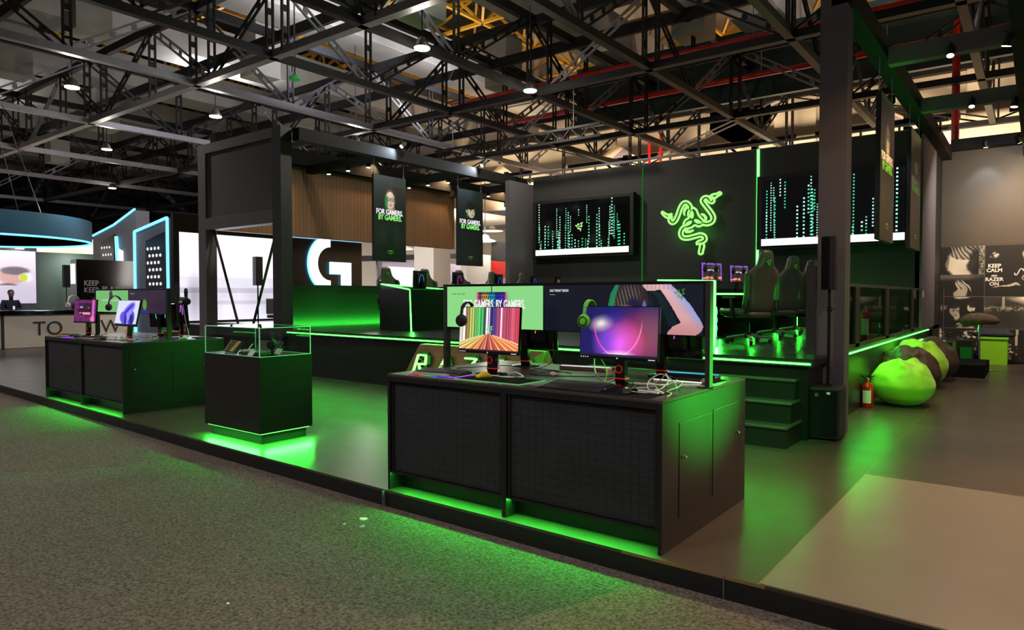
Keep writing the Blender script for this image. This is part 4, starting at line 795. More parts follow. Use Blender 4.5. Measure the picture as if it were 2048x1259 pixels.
def display(t, x0, x1, xm, z0, z1, y, li, ri, ly=-.028, h0=.93):
    # frame with two posts standing on the counter and a double screen between them
    for x in (x0, x1): P(MB().box(x - .018, x + .018, -.03, .03, 0, z1 - h0), 'post', 'frame_dark', t, bev=.003); P(MB().box(x - .05, x + .05, -.05, .05, 0, .006), 'foot_plate', 'frame_dark', t)
    P(MB().box(x0 + .018, x1 - .018, -.026, .026, z0 - h0, z1 - h0), 'housing', 'gloss_black', t, bev=.002)
    image('left_picture', (x0 + .03, ly, z0 - h0 + .008), (xm - x0 - .035, 0, 0), (0, 0, z1 - z0 - .03), 200, 66, li, 'screen_image', t); image('right_picture', (xm + .005, ly, z0 - h0 + .008), (x1 - xm - .035, 0, 0), (0, 0, z1 - z0 - .03), 240, 72, ri, 'screen_image', t)
t = T('header_display', 'long framed double display above the near counter, green half and dark half with an arm', 'display', (-4.16, 4.5, .93))
display(t, 0, 2.40, 1.06, 1.275, 1.655, 4.5, keebimg, armimg)
text('headline', 'FOR GAMERS. BY GAMERS.', (.22, -.032, .52), (1, 0, 0), (0, 0, 1), .10, 'glow_white', t, ext=.001, fat=.002, squeeze=.56)
mb = MB(); emblem_flat(mb, (2.20, -.031, .635), (1, 0, 0), (0, 0, 1), .09, .001); P(mb, 'snake_mark', 'green_plastic', t)
text('caption', 'ZACK "FREAKY" SESSION', (1.12, -.031, .655), (1, 0, 0), (0, 0, 1), .026, 'glow_white', t, ext=.0005, squeeze=.6); P(MB().box(1.12, 1.17, -.031, -.029, .63, .634), 'underline', 'mat_green', t)
def mic(U, V):
    im = RGB(U, (110, 176, 104)); im = blend(im, ell(U, V, .48, .75, .06, .28, .2), (66, 50, 70)); im = blend(im, (np.abs(V - .55) < .06) * (U > .2) * (U < .75) * .8, (150, 196, 146)); return im
def warrior(U, V):
    im = RGB(U, (46, 34, 52)); im = blend(im, ell(U, V, .45, .36, .07, .3, .4), (90, 140, 60)); im = blend(im, ell(U, V, .45, .02, .16, .12, .5), (40, 40, 150)); im = blend(im, (np.abs(V - .85) < .03) * (U > .05) * (U < .17) * .6, (140, 130, 150)); return im
t = T('header_display', 'long framed double display above the far counter, green half and dark purple half', 'display', (-11.93, 4.72, .94))
display(t, 0, 2.32, 1.15, 1.30, 1.66, 4.72, mic, warrior, h0=.94)
# ---------------------------------------------------------------- monitors
def lightlanes(U, V):
    vp = .50; hz = .30; im = RGB(U, (30, 16, 24)); r = np.random.RandomState(3); up = V > hz + .0
    n = 64; cs = r.rand(n); c = np.interp(U, np.linspace(0, 1, n), cs)
    k = (U * n).astype(int).clip(0, n - 1); b = (.25 + .75 * cs[k]) * (.6 + .4 * np.sin(U * 400)); 
    base = np.stack([np.interp(U, [0, .08, .18, .28, .38, .44, .5, .56, .66, .72, .85, 1], [1, .95, .75, .5, .15, .3, .25, .1, .75, .85, .9, .85]), np.interp(U, [0, .08, .18, .28, .38, .44, .5, .56, .66, .72, .85, 1], [.95, .6, .75, .9, .8, .3, .18, .12, .3, .35, .28, .2]), np.interp(U, [0, .08, .18, .28, .38, .44, .5, .56, .66, .72, .85, 1], [.85, .5, .3, .4, .35, .3, .3, .5, .5, .5, .4, .25])], -1)
    wall = base * b[..., None] * 1.15 + .35 * (cs[k] > .86)[..., None]
    vy = .40; dd = np.maximum(vy - V, .02); ang = (U - vp) / (dd + .05); lanes = .5 + .5 * np.sin(ang * 30) * np.cos(ang * 11 + 1); a_ = np.clip((ang + 2.2) / 4.4, 0, 1)
    fl = np.stack([np.interp(a_, [0, .3, .5, .7, 1], [.75, .85, .62, .98, 1]), np.interp(a_, [0, .3, .5, .7, 1], [.9, .6, .30, .5, .55]), np.interp(a_, [0, .3, .5, .7, 1], [.5, .32, .28, .3, .4])], -1) * (.45 + .75 * lanes ** 2)[..., None]
    im = np.where((V > vy - np.abs(U - vp) * .42)[..., None], np.clip(wall * 1.85 + .08, 0, 1), np.clip(fl * 1.6, 0, 1))
    im = blend(im, np.clip(1 - np.abs(V - (.40 - np.abs(U - vp) * .42)) * 40, 0, 1) * .75 * (np.abs(U - vp) > .08), (255, 225, 190)); im = blend(im, (V < .03) * 1., (60, 24, 36)); return im
def arcimg(U, V):
    im = RGB(U, (28, 24, 92)); im = blend(im, ell(U, V, .75, .35, .5, .7, .9) * .9, (225, 60, 90)); im = blend(im, ell(U, V, .95, .5, .3, .8, .9) * .8, (120, 80, 96)); im = blend(im, ell(U, V, .5, .25, .36, .6, .9), (235, 100, 240)); im = blend(im, ell(U, V, .34, .3, .2, .5, .9) * .6, (90, 60, 220)); im = blend(im, ell(U, V, .27, .66, .17, .22, .9, -.6) * .95, (240, 232, 215)); im = blend(im, ell(U, V, .45, .82, .18, .2, .9) * .6, (40, 36, 150))
    r = np.sqrt(((U - .49) / .31) ** 2 + ((V - .72) / .70) ** 2); k_ = np.clip(1 - np.abs(r - 1) * 26, 0, 1) * np.clip((.78 - V) * 4, 0, 1); im = blend(im, k_ * .9, (255, 150, 215)); im = blend(im, k_ * (U < .3) * .8, (255, 40, 110)); im = blend(im, np.clip(1 - (r - 1) * 5, 0, 1) * (r > 1) * (V < .5) * (U < .5) * .35, (150, 50, 200)); im = blend(im, ell(U, V, .52, .03, .24, .12, .9) * .9, (255, 240, 255)); im = blend(im, (V < .045) * .85, (26, 22, 40)); return im
def bloom(U, V):
    im = RGB(U, (212, 214, 238)); 
    for x, y, a, b, rot, c in ((.55, .6, .20, .42, -.6, (120, 110, 235)), (.40, .28, .2, .3, .4, (90, 80, 225)), (.72, .28, .18, .34, .1, (80, 70, 215)), (.58, .35, .12, .35, -.3, (150, 140, 245)), (.48, .2, .07, .28, .2, (50, 40, 150)), (.75, .22, .09, .24, .2, (34, 28, 120)), (.56, .66, .07, .3, -.7, (60, 50, 190))): im = blend(im, ell(U, V, x, y, a, b, .2, rot), c)
    im = blend(im, (V < .05) * 1., (40, 30, 90)); return im
def magenta(U, V):
    n = fnoise(U.shape, 9, 5); im = RGB(U, (120, 36, 104)); im = blend(im, n * .6, (50, 14, 56)); im = blend(im, (np.abs(U - .88) < .06) * .8, (220, 110, 200)); im = blend(im, (U > .2) * (U < .8) * (V > .3) * (V < .85) * .8, (36, 14, 36))
    im = blend(im, (U > .25) * (U < .75) * (np.abs(V - .38) < .05) * (n > .35), (240, 150, 150)); im = blend(im, (U > .25) * (U < .7) * (np.abs(V - .66) < .04) * (n > .4), (150, 150, 220)); im = blend(im, ell(U, V, .85, .12, .15, .16, .8), (255, 120, 170)); return im
def monitor(loc, rz, fn, label, w_=.60, h=.355, lift=.18, tilt=.07, res=(150, 90), rear=False, ring='rgb6', stand_ring=True, m='gloss_black'):
    # display faces local -y; the base sits at the origin
    t = T('monitor', label, 'monitor', loc, rz); q = lambda x, y, z: (x, y * math.cos(tilt) + z * math.sin(tilt), lift - y * math.sin(tilt) + z * math.cos(tilt))
    def rot(mb): mb.v = [q(*v) for v in mb.v]; return mb
    sc = P(rot(MB().box(-w_ / 2, w_ / 2, -.012, .014, 0, h)), 'screen_housing', m, t, bev=.003)
    P(rot(MB().box(-w_ / 2 + .1, w_ / 2 - .1, .014, .04, .06, h - .06)), 'rear_bulge', m, t, bev=.008)
    if fn:
        o_ = q(-w_ / 2 + .006, -.013, .022); ux = Vector((w_ - .012, 0, 0)); uy = Vector(q(0, 0, h - .028)) - Vector(q(0, 0, 0)); image('picture', o_, ux, uy, res[0], res[1], fn, 'screen_image', t)
    mb = MB(); mb.bar((-.0, .05, .02), (0, .05 + math.sin(tilt) * h * .5, lift + h * .5), .075, .05); P(mb, 'stand', 'gloss_black', t, bev=.006)
    if stand_ring:
        P(MB().box(-.046, .046, .018, .085, .045, .052), 'red_band', 'red_ring', t); P(MB().tube([(.026 * math.cos(a), .012, .115 + .026 * math.sin(a)) for a in np.linspace(0, 2 * PI, 21)[:-1]], .003, 6, True), 'cable_ring', 'red_ring', t)
    P(MB().lathe([(.0, 0), (.13, 0), (.128, .008), (.05, .016), (.04, .02)], (0, .04, 0)), 'base', 'gloss_black', t, smooth=True)
    if ring:
        mb = MB(); mb.tube([q(.105 * math.cos(a), .042, h * .5 + .105 * math.sin(a)) for a in np.linspace(-PI * .15, PI * 1.1, 30)], .0035, 6); P(mb, 'ring_light', ring, t)
    return t
def bits(t, loc_z, w_, h, tilt=.07, lift=.18, n=4):
    mb = MB(); 
    for k in range(n): mb.box(-w_ / 2 + .014 + k * .018, -w_ / 2 + .022 + k * .018, -.0155, -.0145, .008, .015)
    mb.box(w_ / 2 - .07, w_ / 2 - .02, -.0155, -.0145, .008, .014); mb.box(-.004, .004, -.0155, -.0145, .006, .016)
    mb.v = [(x, y * math.cos(tilt) + z * math.sin(tilt), lift - y * math.sin(tilt) + z * math.cos(tilt)) for x, y, z in mb.v]; P(mb, 'taskbar_icons', 'key_white', t)
HR = .93
m1 = monitor((-3.44, 4.20, HR), 0, lightlanes, 'front monitor on the near counter showing streaks of coloured light', .61, .372, .165); bits(m1, 0, .61, .372, lift=.165)
mb = MB(); emblem_flat(mb, (.01, -.004, .165 + .19), (1, 0, 0), (0, 0, 1), .075, .001); P(mb, 'snake_mark', 'glow_green', m1)
m2 = monitor((-2.30, 4.22, HR), 0, arcimg, 'front monitor on the near counter showing a pink and purple glowing arc', .61, .372, .18); bits(m2, 0, .61, .372, lift=.18)
monitor((-3.62, 4.98, HR), PI + .12, None, 'dark rear monitor with an orange arc, back to back behind the light-streak monitor', .60, .36, .15, ring='glow_orange')
monitor((-2.30, 4.98, HR), PI - .05, None, 'dark rear monitor with a purple arc, back to back behind the pink-arc monitor', .62, .36, .15, ring='glow_purple')
HL = .94
monitor((-11.62, 4.42, HL), .15, magenta, 'magenta-lit monitor at the left end of the far counter', .58, .36, .20, .08, (60, 40), ring=None)
monitor((-10.12, 4.36, HL), 0, bloom, 'white monitor picture with a blue-violet bloom on the far counter', .66, .37, .19, .20, (80, 50), ring=None)
monitor((-10.55, 5.1, HL), PI + .2, None, 'dark rear monitor seen below the far counter display', .58, .36, .14, ring='glow_cyan')
monitor((-9.85, 5.08, HL), PI - .35, None, 'dark rear monitor at the right end of the far counter', .60, .44, .16, ring='glow_purple')
# ---------------------------------------------------------------- headsets
def headset(loc, rz, shell, pad, label, R=.088, mic=False, tilt=0):
    # band hangs over a screen edge; ear cups face local +-y
    t = T('headset', label, 'headset', loc, rz); band = [(0, -R * .95 * math.cos(a), R * 1.15 * math.sin(a)) for a in np.linspace(0, PI, 19)]
    mb = MB()
    for i in range(18):
        a = Vector(band[i]); b = Vector(band[i + 1]); mb.bar(a, b, .034 if 2 < i < 15 else .024, .012)
    P(mb, 'headband', shell, t, bev=.004)
    for s, nm in ((-1, 'near'), (1, 'far')):
        c = (0, s * R * .95, -.045)
        P(MB().bar((0, s * R * .98, .0), (0, s * R * 1.0, -.03), .02, .01), 'yoke', 'steel_black', t)
        cup = P(MB().lathe([(.046, -.004), (.050, .006), (.044, .020), (.034, .026)], c, (0, s, 0), 32), 'ear_cup', shell, t, smooth=True)
        P(MB().lathe([(.033, .024), (.035, .029), (.028, .030), (.026, .024)], c, (0, s, 0), 28), 'cup_ring', 'key_black', cup, smooth=True)
        P(MB().lathe([(.024, .024), (.022, .030), (.001, .031)], c, (0, s, 0), 24), 'cup_badge', shell, cup, smooth=True)
        P(MB().lathe([(.044, -.004), (.047, -.016), (.040, -.026), (.024, -.024)], c, (0, s, 0), 28), 'ear_cushion', pad, t, smooth=True)
    if mic: P(MB().tube(smooth_pts([(.02, -R, -.05), (-.05, -R * 1.1, -.07), (-.11, -R * 1.0, -.075)], 5), .004, 6), 'microphone', 'cable_black', t)
    return t
headset((-3.685, 4.235, 1.40), .05, 'matte_black', 'key_black', 'black headset hanging on the left corner of the light-streak monitor')
headset((-2.545, 4.255, 1.42), .05, 'green_plastic', 'key_black', 'bright green headset hanging on the left corner of the pink-arc monitor')
headset((-11.93, 4.38, 1.45), .3, 'white_plastic', 'white_plastic', 'white headset hanging on the magenta-lit monitor of the far counter', .1)
headset((-10.43, 4.36, 1.44), .2, 'matte_black', 'key_black', 'black headset hanging on the violet-bloom monitor of the far counter', .1)
headset((-9.68, 5.0, 1.52), 1.2, 'matte_black', 'key_black', 'black headset hung on the rear monitor at the right of the far counter', .12)
# ---------------------------------------------------------------- keyboards, mice, mats, cables
def keyboard(loc, rz, label, body, keys, w_=.44, d=.14, rest=None, glow='rgb', rows=6, cols=18, side=True):
    t = T('keyboard', label, 'keyboard', loc, rz); mb = MB(); mb.prism([(-d / 2, 0), (d / 2, 0), (d / 2, .032), (-d / 2, .018)], (-w_ / 2, 0, .0), (0, 1, 0), (0, 0, 1), (w_, 0, 0)); P(mb, 'case', body, t, bev=.003)
    mb = MB(); cw = (w_ - .02) / cols
    for r_ in range(rows):
        x = -w_ / 2 + .01 + .25 * cw * (r_ % 2) * 0; y = d / 2 - .014 - r_ * (d - .02) / rows; z = .030 - r_ * .0022
        c = 0
        while c < cols:
            n = 1
            if r_ == rows - 1 and 3 <= c < 9: n = 6
            if c + n > cols: n = cols - c
            mb.box(x + c * cw + .0015, x + (c + n) * cw - .0015, y - (d - .02) / rows + .003, y, z - .002, z + .008); c += n
    P(mb, 'keys', keys, t)
    if rest: P(MB().prism([(-d / 2 - rest, 0), (-d / 2 - .004, 0), (-d / 2 - .004, .020), (-d / 2 - rest, .010)], (-w_ / 2, 0, 0), (0, 1, 0), (0, 0, 1), (w_, 0, 0)), 'wrist_rest', 'leather_dark', t, bev=.003)
    if glow == 'rgb':
        y = -d / 2 - (rest or 0) - .002
        for k in range(8): P(MB().box(-w_ / 2 + w_ * k / 8, -w_ / 2 + w_ * (k + 1) / 8, y - .002, y, .003, .008), 'edge_light', 'rgb%d' % k, t)
        P(MB().box(w_ / 2, w_ / 2 + .002, y, d / 2, .003, .008), 'edge_light', 'rgb7', t)
    elif glow: P(MB().box(-w_ / 2, w_ / 2, -d / 2 - .004, -d / 2 - .001, .012, .018), 'edge_light', glow, t)
    return t
k1 = keyboard((-3.74, 4.0, HR), .10, 'black keyboard with wrist rest and rainbow edge light at the left of the near counter', 'key_black', 'key_black', .46, .14, .085)
k2 = keyboard((-2.46, 4.0, HR), .0, 'black keyboard with plain wrist rest and pale glowing front edge on the near counter', 'key_black', 'key_black', .46, .15, .08, 'pale_dot')
k3 = keyboard((-3.02, 4.98, HR), PI + .12, 'pink keyboard on the back side of the near counter', 'pink_plastic', 'key_white', .42, .15, .07, None)
keyboard((-2.12, 5.03, HR), PI + .05, 'black keyboard with multicoloured lights behind the pink-arc monitor', 'key_black', 'rgb4', .44, .14, None, 'rgb')
keyboard((-11.75, 4.22, HL), .1, 'black keyboard at the left end of the far counter', 'key_black', 'key_black', .42, .14, None, 'rgb2')
keyboard((-10.75, 4.2, HL), .15, 'flat black keyboard with orange-lit end on the far counter', 'key_black', 'key_black', .42, .14, .07, 'glow_orange')
keyboard((-10.5, 5.15, HL), .1, 'dark keyboard with pink and cyan edge on the back of the far counter', 'key_black', 'key_black', .42, .14, None, 'rgb')
def mouse(loc, rz, m, label, s=1.0, mark=None):
    t = T('mouse', label, 'mouse', loc, rz); mb = MB(); rings = []
    for u in np.linspace(0, 1, 11):
        y = (u - .5) * .122 * s; hw = .031 * s * math.sin(PI * (.14 + .76 * u)) ** .5 * (1 - .12 * math.sin(PI * u)); hh = .038 * s * math.sin(PI * min(1, .10 + .86 * (1 - u))) ** .8 + .006
        rings.append([(hw * math.copysign(abs(math.cos(a)) ** .7, math.cos(a)), y, max(0, hh * math.copysign(abs(math.sin(a)) ** .7, math.sin(a)))) for a in np.linspace(0, 2 * PI, 17)[:-1]])
    mb.loft(rings); P(mb, 'shell', m, t, smooth='all'); P(MB().box(-.001, .001, .01 * s, .055 * s, .018 * s, .0385 * s), 'button_gap', 'matte_black', t); P(MB().cyl((-.004, .035 * s, .028 * s), (.004, .035 * s, .028 * s), .008 * s, seg=12), 'wheel', 'key_black', t)
    if mark: P(MB().box(-.009, .009, -.035 * s, -.015 * s, .036 * s, .0395 * s), 'mark', mark, t)
    return t
mouse((-3.34, 4.02, HR + .003), 2.9, 'yellow_plastic', 'bright yellow mouse on the edge of the black mat', 1.05, 'white_plastic')
mouse((-2.07, 3.92, HR + .003), .4, 'key_black', 'black mouse with a green mark beside the right keyboard on the near counter', 1.0, 'glow_green')
mouse((-2.12, 4.07, HR + .003), .2, 'key_black', 'plain black mouse behind the one with the green mark')
mouse((-2.62, 4.86, HR), .4, 'key_black', 'black mouse with cyan dots behind the pink-arc monitor', 1.0, 'glow_cyan')
mouse((-1.87, 4.72, HR), .9, 'white_plastic', 'small black and white mouse right of the header display post', .8)
mouse((-11.35, 4.2, HL), .4, 'key_black', 'black mouse by the pink and blue glow on the far counter')
P(MB().cyl((-11.35, 4.08, HL), (-11.35, 4.08, HL + .01), .07), 'charging_puck', 'rgb6', label='flat glowing pink and blue puck on the far counter', cat='charger')
mouse((-10.35, 4.15, HL), .4, 'key_black', 'black mouse with an orange tint near the corner of the far counter')
t = T('mouse_mat', 'black mouse mat with thin green glowing edge on the near counter', 'mouse mat', (-3.20, 3.99, HR)); P(MB().box(-.27, .33, -.15, .17, 0, .003), 'mat', 'black_carpet', t)
P(MB().box(-.27, .33, -.156, -.15, 0, .005), 'edge_light', 'mat_green', t); P(MB().box(.33, .336, -.156, .17, 0, .005), 'edge_light', 'mat_green', t)
t = T('mouse_mat', 'wide black mouse mat under the right keyboard and mice on the near counter', 'mouse mat', (-2.3, 3.95, HR)); P(MB().box(-.4, .44, -.165, .16, 0, .003), 'mat', 'black_carpet', t)
t = T('mouse_mat', 'mat with a warm white glowing edge at the back right of the near counter', 'mouse mat', (-2.02, 4.86, HR)); P(MB().box(-.25, .2, -.14, .14, 0, .003), 'mat', 'black_carpet', t); P(MB().box(-.25, .2, -.145, -.14, 0, .006), 'edge_light', 'soft_lamp', t)
t = T('mouse_mat', 'mat with a pale green glowing edge on the right end of the far counter', 'mouse mat', (-9.75, 5.2, HL)); P(MB().box(-.25, .24, -.16, .16, 0, .003), 'mat', 'black_carpet', t); P(MB().box(-.25, .24, -.166, -.16, 0, .006), 'edge_light', 'pale_dot', t)
t = T('mouse_mat', 'dark blue mat among the cables on the far counter', 'mouse mat', (-10.15, 4.95, HL)); P(MB().box(-.3, .3, -.15, .15, 0, .003), 'mat', 'cloth_navy', t)
def cable(pts, m, label, r=.0035, n=6):
    o_ = Vector(pts[0]); return P(MB().tube([p - o_ for p in smooth_pts(pts, n)], r, 6), 'cable', m, label=label, cat='cable', smooth='all') , o_
def cab(pts, m, label, r=.0035):
    ob, o_ = cable(pts, m, label, r); ob.location = o_; return ob
z = HR + .004
cab([(-2.50, 4.24, 1.11), (-2.50, 4.25, 1.02), (-2.49, 4.3, .96), (-2.44, 4.36, z), (-2.36, 4.34, .985), (-2.33, 4.28, .96), (-2.37, 4.2, z), (-2.44, 4.16, z)], 'white_plastic', 'thick white cable drooping from the left side of the pink-arc monitor', .005)
cab([(-2.46, 4.25, 1.12), (-2.42, 4.28, 1.02), (-2.42, 4.24, z), (-2.38, 4.16, z)], 'bag_green', 'thin green cable hanging beside the white one under the pink-arc monitor', .003)
cab([(-2.20, 4.5, z), (-2.12, 4.4, z + .01), (-2.02, 4.32, .99), (-1.97, 4.28, 1.03), (-1.93, 4.22, .98), (-1.97, 4.15, z), (-2.05, 4.18, z), (-2.08, 4.26, .98), (-2.03, 4.34, 1.02), (-1.95, 4.36, .97), (-1.9, 4.3, z)], 'white_plastic', 'big looping white cable right of the pink-arc monitor stand', .004)
cab([(-2.2, 4.12, z), (-2.1, 4.22, z), (-1.98, 4.14, .96), (-1.92, 4.05, z), (-1.98, 3.99, z), (-2.1, 4.02, z), (-2.12, 4.08, z)], 'white_plastic', 'coil of thin white cable in front of the big loops', .0035)
cab([(-1.98, 4.45, z), (-1.9, 4.38, .97), (-1.86, 4.25, .96), (-1.9, 4.15, z), (-1.84, 4.08, z), (-1.81, 3.98, z), (-1.80, 3.93, z)], 'white_plastic', 'thin white cable running to the right front corner of the near counter', .0035)
cab([(-2.22, 4.3, z + .01), (-2.1, 4.32, z + .012), (-2.0, 4.36, z + .01), (-1.95, 4.42, .975)], 'white_plastic', 'thick flat white cable beside the pink-arc monitor base', .009)
for (a, b, l) in (((-2.04, 4.02, z + .008), (-1.88, 3.98, z + .008), 'long white connector plug lying near the front edge of the near counter'), ((-1.96, 4.1, z + .008), (-1.86, 4.0, z + .008), 'white connector plug lying aslant near the front right corner'), ((-1.93, 4.42, z + .008), (-1.82, 4.5, z + .008), 'white plug lying near the right post of the header display')):
    a = Vector(a); o_ = P(MB().bar((0, 0, 0), Vector(b) - a, .02, .014), 'cable_plug', 'white_plastic', label=l, cat='plug', bev=.004); o_.location = a
cab([(-1.84, 4.49, z), (-1.76 - .03, 4.56, z), (-1.80, 4.68, z), (-1.86, 4.73, z)], 'white_plastic', 'white cable passing under the right end of the header display', .004)
cab([(-3.55, 4.5, 1.1), (-3.56, 4.48, 1.0), (-3.50, 4.42, z), (-3.50, 4.3, z)], 'white_plastic', 'white cable standing up behind the light-streak monitor', .006)
cab([(-3.30, 4.30, z), (-3.2, 4.24, .962), (-3.1, 4.2, z), (-3.22, 4.13, z), (-3.33, 4.15, z), (-3.4, 4.12, z)], 'white_plastic', 'looping white cable right of the light-streak monitor stand', .006)
cab([(-3.12, 4.62, z), (-3.06, 4.55, z + .01), (-3.0, 4.52, z), (-3.04, 4.48, z + .012), (-2.99, 4.46, z)], 'white_plastic', 'small bunch of white cable in the middle of the near counter', .006)
cab([(-3.95, 4.4, z), (-3.7, 4.42, .96), (-3.52, 4.5, .975), (-3.3, 4.6, .96), (-3.2, 4.75, z), (-2.95, 4.65, z)], 'cable_black', 'long black cable lying behind the light-streak monitor')
cab([(-3.30, 4.9, 1.15), (-3.25, 4.8, .99), (-3.3, 4.55, z), (-3.1, 4.4, z), (-2.75, 4.55, z), (-2.6, 4.7, z)], 'cable_black', 'black cable crossing the near counter between the two front monitors')
cab([(-3.15, 4.15, z), (-3.08, 4.1, z + .01), (-3.06, 4.17, z), (-3.12, 4.2, z)], 'cable_black', 'short curl of black cable behind the black mat')
zl = HL + .004; r = random.Random(12)
spots_ = [(-11.4, 4.6, 'behind the magenta-lit monitor'), (-11.0, 4.5, 'left of the violet-bloom monitor'), (-10.3, 4.25, 'in front of the violet-bloom monitor'), (-9.95, 4.3, 'right of the violet-bloom monitor stand'), (-9.75, 4.6, 'under the right post of the far display'), (-9.65, 4.9, 'at the right end of the far counter'), (-10.6, 4.75, 'in the middle of the far counter'), (-9.9, 4.95, 'behind the blue mat')]
for x, y, l in spots_:
    pts = [(x + r.uniform(-.22, .22) * (.4 + k * .1), y + r.uniform(-.09, .09), zl + abs(r.gauss(0, .02))) for k in range(8)]; cab([(min(-9.55, p[0]), p[1], p[2]) for p in pts], 'white_plastic', 'tangled white cable lying ' + l, .006)
cab([(-9.72, 4.98, 1.44), (-9.62, 4.93, 1.38), (-9.6, 4.95, 1.2), (-9.62, 5.0, 1.0), (-9.7, 5.0, zl)], 'white_plastic', 'white cable hanging from the headset at the right end of the far counter', .007)
t = T('wicker_tray', 'small wicker tray on the back of the far counter', 'tray', (-10.6, 5.25, HL)); P(MB().box(-.16, .16, -.1, .1, 0, .075), 'body', 'wicker', t, bev=.01)
# ---------------------------------------------------------------- glass showcase
t = T('showcase', 'black showcase pedestal with a glass top between the two counters', 'showcase', (-6.93, 4.385, 0)); hw, hd = .545, .325
P(MB().box(-hw + .06, hw - .05, -hd + .05, hd - .05, 0, .115), 'plinth', 'counter_black', t); P(MB().box(-hw, hw, -hd, hd, .115, .915), 'cabinet', 'black_laminate', t, bev=.003)
for a, b in (((-hw + .03, -hd + .03), (hw - .03, -hd + .03)), ((hw - .03, -hd + .03), (hw - .03, hd - .03))): P(MB().bar((*a, .109), (*b, .109), .012, .008), 'led_strip', 'led', t, label='green LED strip under the cabinet')
gx, gy = hw - .012, hd - .012; zt = 1.215
for nm, bb in (('front', (-gx, gx, -gy, -gy + .006)), ('back', (-gx, gx, gy - .006, gy)), ('left', (-gx, -gx + .006, -gy, gy)), ('right', (gx - .006, gx, -gy, gy))): P(MB().box(*bb, .917, zt), 'glass_pane', 'glass', t)
P(MB().box(-gx, gx, -gy, gy, zt, zt + .006), 'glass_lid', 'glass', t)
for x in (-gx, gx):
    for y in (-gy, gy): P(MB().box(x - .004, x + .004, y - .004, y + .004, .916, zt + .006), 'glass_edge', 'glass_edge', t)
for y in (-gy, gy): P(MB().box(-gx, gx, y - .003, y + .003, zt, zt + .007), 'glass_edge', 'glass_edge', t); P(MB().box(-gx, gx, y - .003, y + .003, .915, .919), 'glass_edge', 'glass_edge', t)
for x in (-gx, gx): P(MB().box(x - .003, x + .003, -gy, gy, zt, zt + .007), 'glass_edge', 'glass_edge', t); P(MB().box(x - .003, x + .003, -gy, gy, .915, .919), 'glass_edge', 'glass_edge', t)
def showkeys(loc, rz, tilt, label, m1_, m2_, w_=.4):
    t = T('display_keyboard', label, 'keyboard', loc, rz); q = lambda x, y, z: (x, y * math.cos(tilt) - z * math.sin(tilt), y * math.sin(tilt) + z * math.cos(tilt))
    mb = MB().box(-w_ / 2, w_ / 2, 0, .15, 0, .02); mb.v = [q(*v) for v in mb.v]; P(mb, 'case', 'key_black', t)
    for nm, mm_, sel in (('dark_keys', m1_, 0), ('accent_keys', m2_, 1)):
        mb = MB()
        for r_ in range(5):
            for c in range(15):
                acc = c == 0 or (8 + r_ // 2 <= c < 12 + r_ // 2)
                if acc == bool(sel): mb.box(-w_ / 2 + .008 + c * (w_ - .016) / 15, -w_ / 2 + .005 + (c + 1) * (w_ - .016) / 15, .008 + r_ * .028, .033 + r_ * .028, .02, .029)
        mb.v = [q(*v) for v in mb.v]; P(mb, nm, mm_, t)
    P(MB().bar(q(0, .14, 0), (0, .13, 0), .03, .004) if tilt > .2 else MB().box(-.1, .1, .1, .14, -.001, .0), 'prop', 'grey_keys', t)
    return t
zc = .916
showkeys((-7.14, 4.19, zc + .002), -.25, .95, 'yellow and black keyboard propped up in the glass showcase', 'key_black', 'yellow_keys')
showkeys((-6.86, 4.45, zc + .002), .2, .9, 'dark keyboard propped up in the middle of the glass showcase', 'key_black', 'key_black', .34)
showkeys((-6.78, 4.20, zc + .002), .2, .05, 'grey-green keyboard lying flat in the glass showcase', 'grey_keys', 'grey_keys', .34)
t = T('headset_stand', 'black stand holding a headset in the right part of the glass showcase', 'stand', (-6.52, 4.30, zc)); P(MB().cyl((0, 0, 0), (0, 0, .012), .06), 'base', 'gloss_black', t); P(MB().cyl((0, 0, 0), (0, 0, .24), .012), 'stem', 'gloss_black', t)
headset((-6.52, 4.30, zc + .165), .9, 'matte_black', 'key_black', 'black and green headset on its stand in the glass showcase', .07)
for x, y, l in ((-6.66, 4.12, 'small tilted card by the front corner inside the glass showcase'), (-6.62, 4.42, 'small pale card behind the headset stand in the glass showcase')):
    t = T('info_card', l, 'card', (x, y, zc)); P(MB().prism([(0, 0), (.1, 0), (.1, .07), (0, .07)], (-.05, 0, 0), (1, 0, 0), (0, .6, .8), (0, .004, 0)), 'card', 'paper', t); P(MB().box(-.035, .035, .018, .02, .02, .024), 'print', 'green_dark', t)
cab([(-6.98, 4.36, zc + .1), (-6.95, 4.3, zc + .06), (-6.92, 4.26, zc + .01), (-6.88, 4.3, zc + .03), (-6.93, 4.34, zc + .01), (-6.86, 4.28, zc + .01)], 'white_plastic', 'small coil of white cable in the glass showcase', .006)
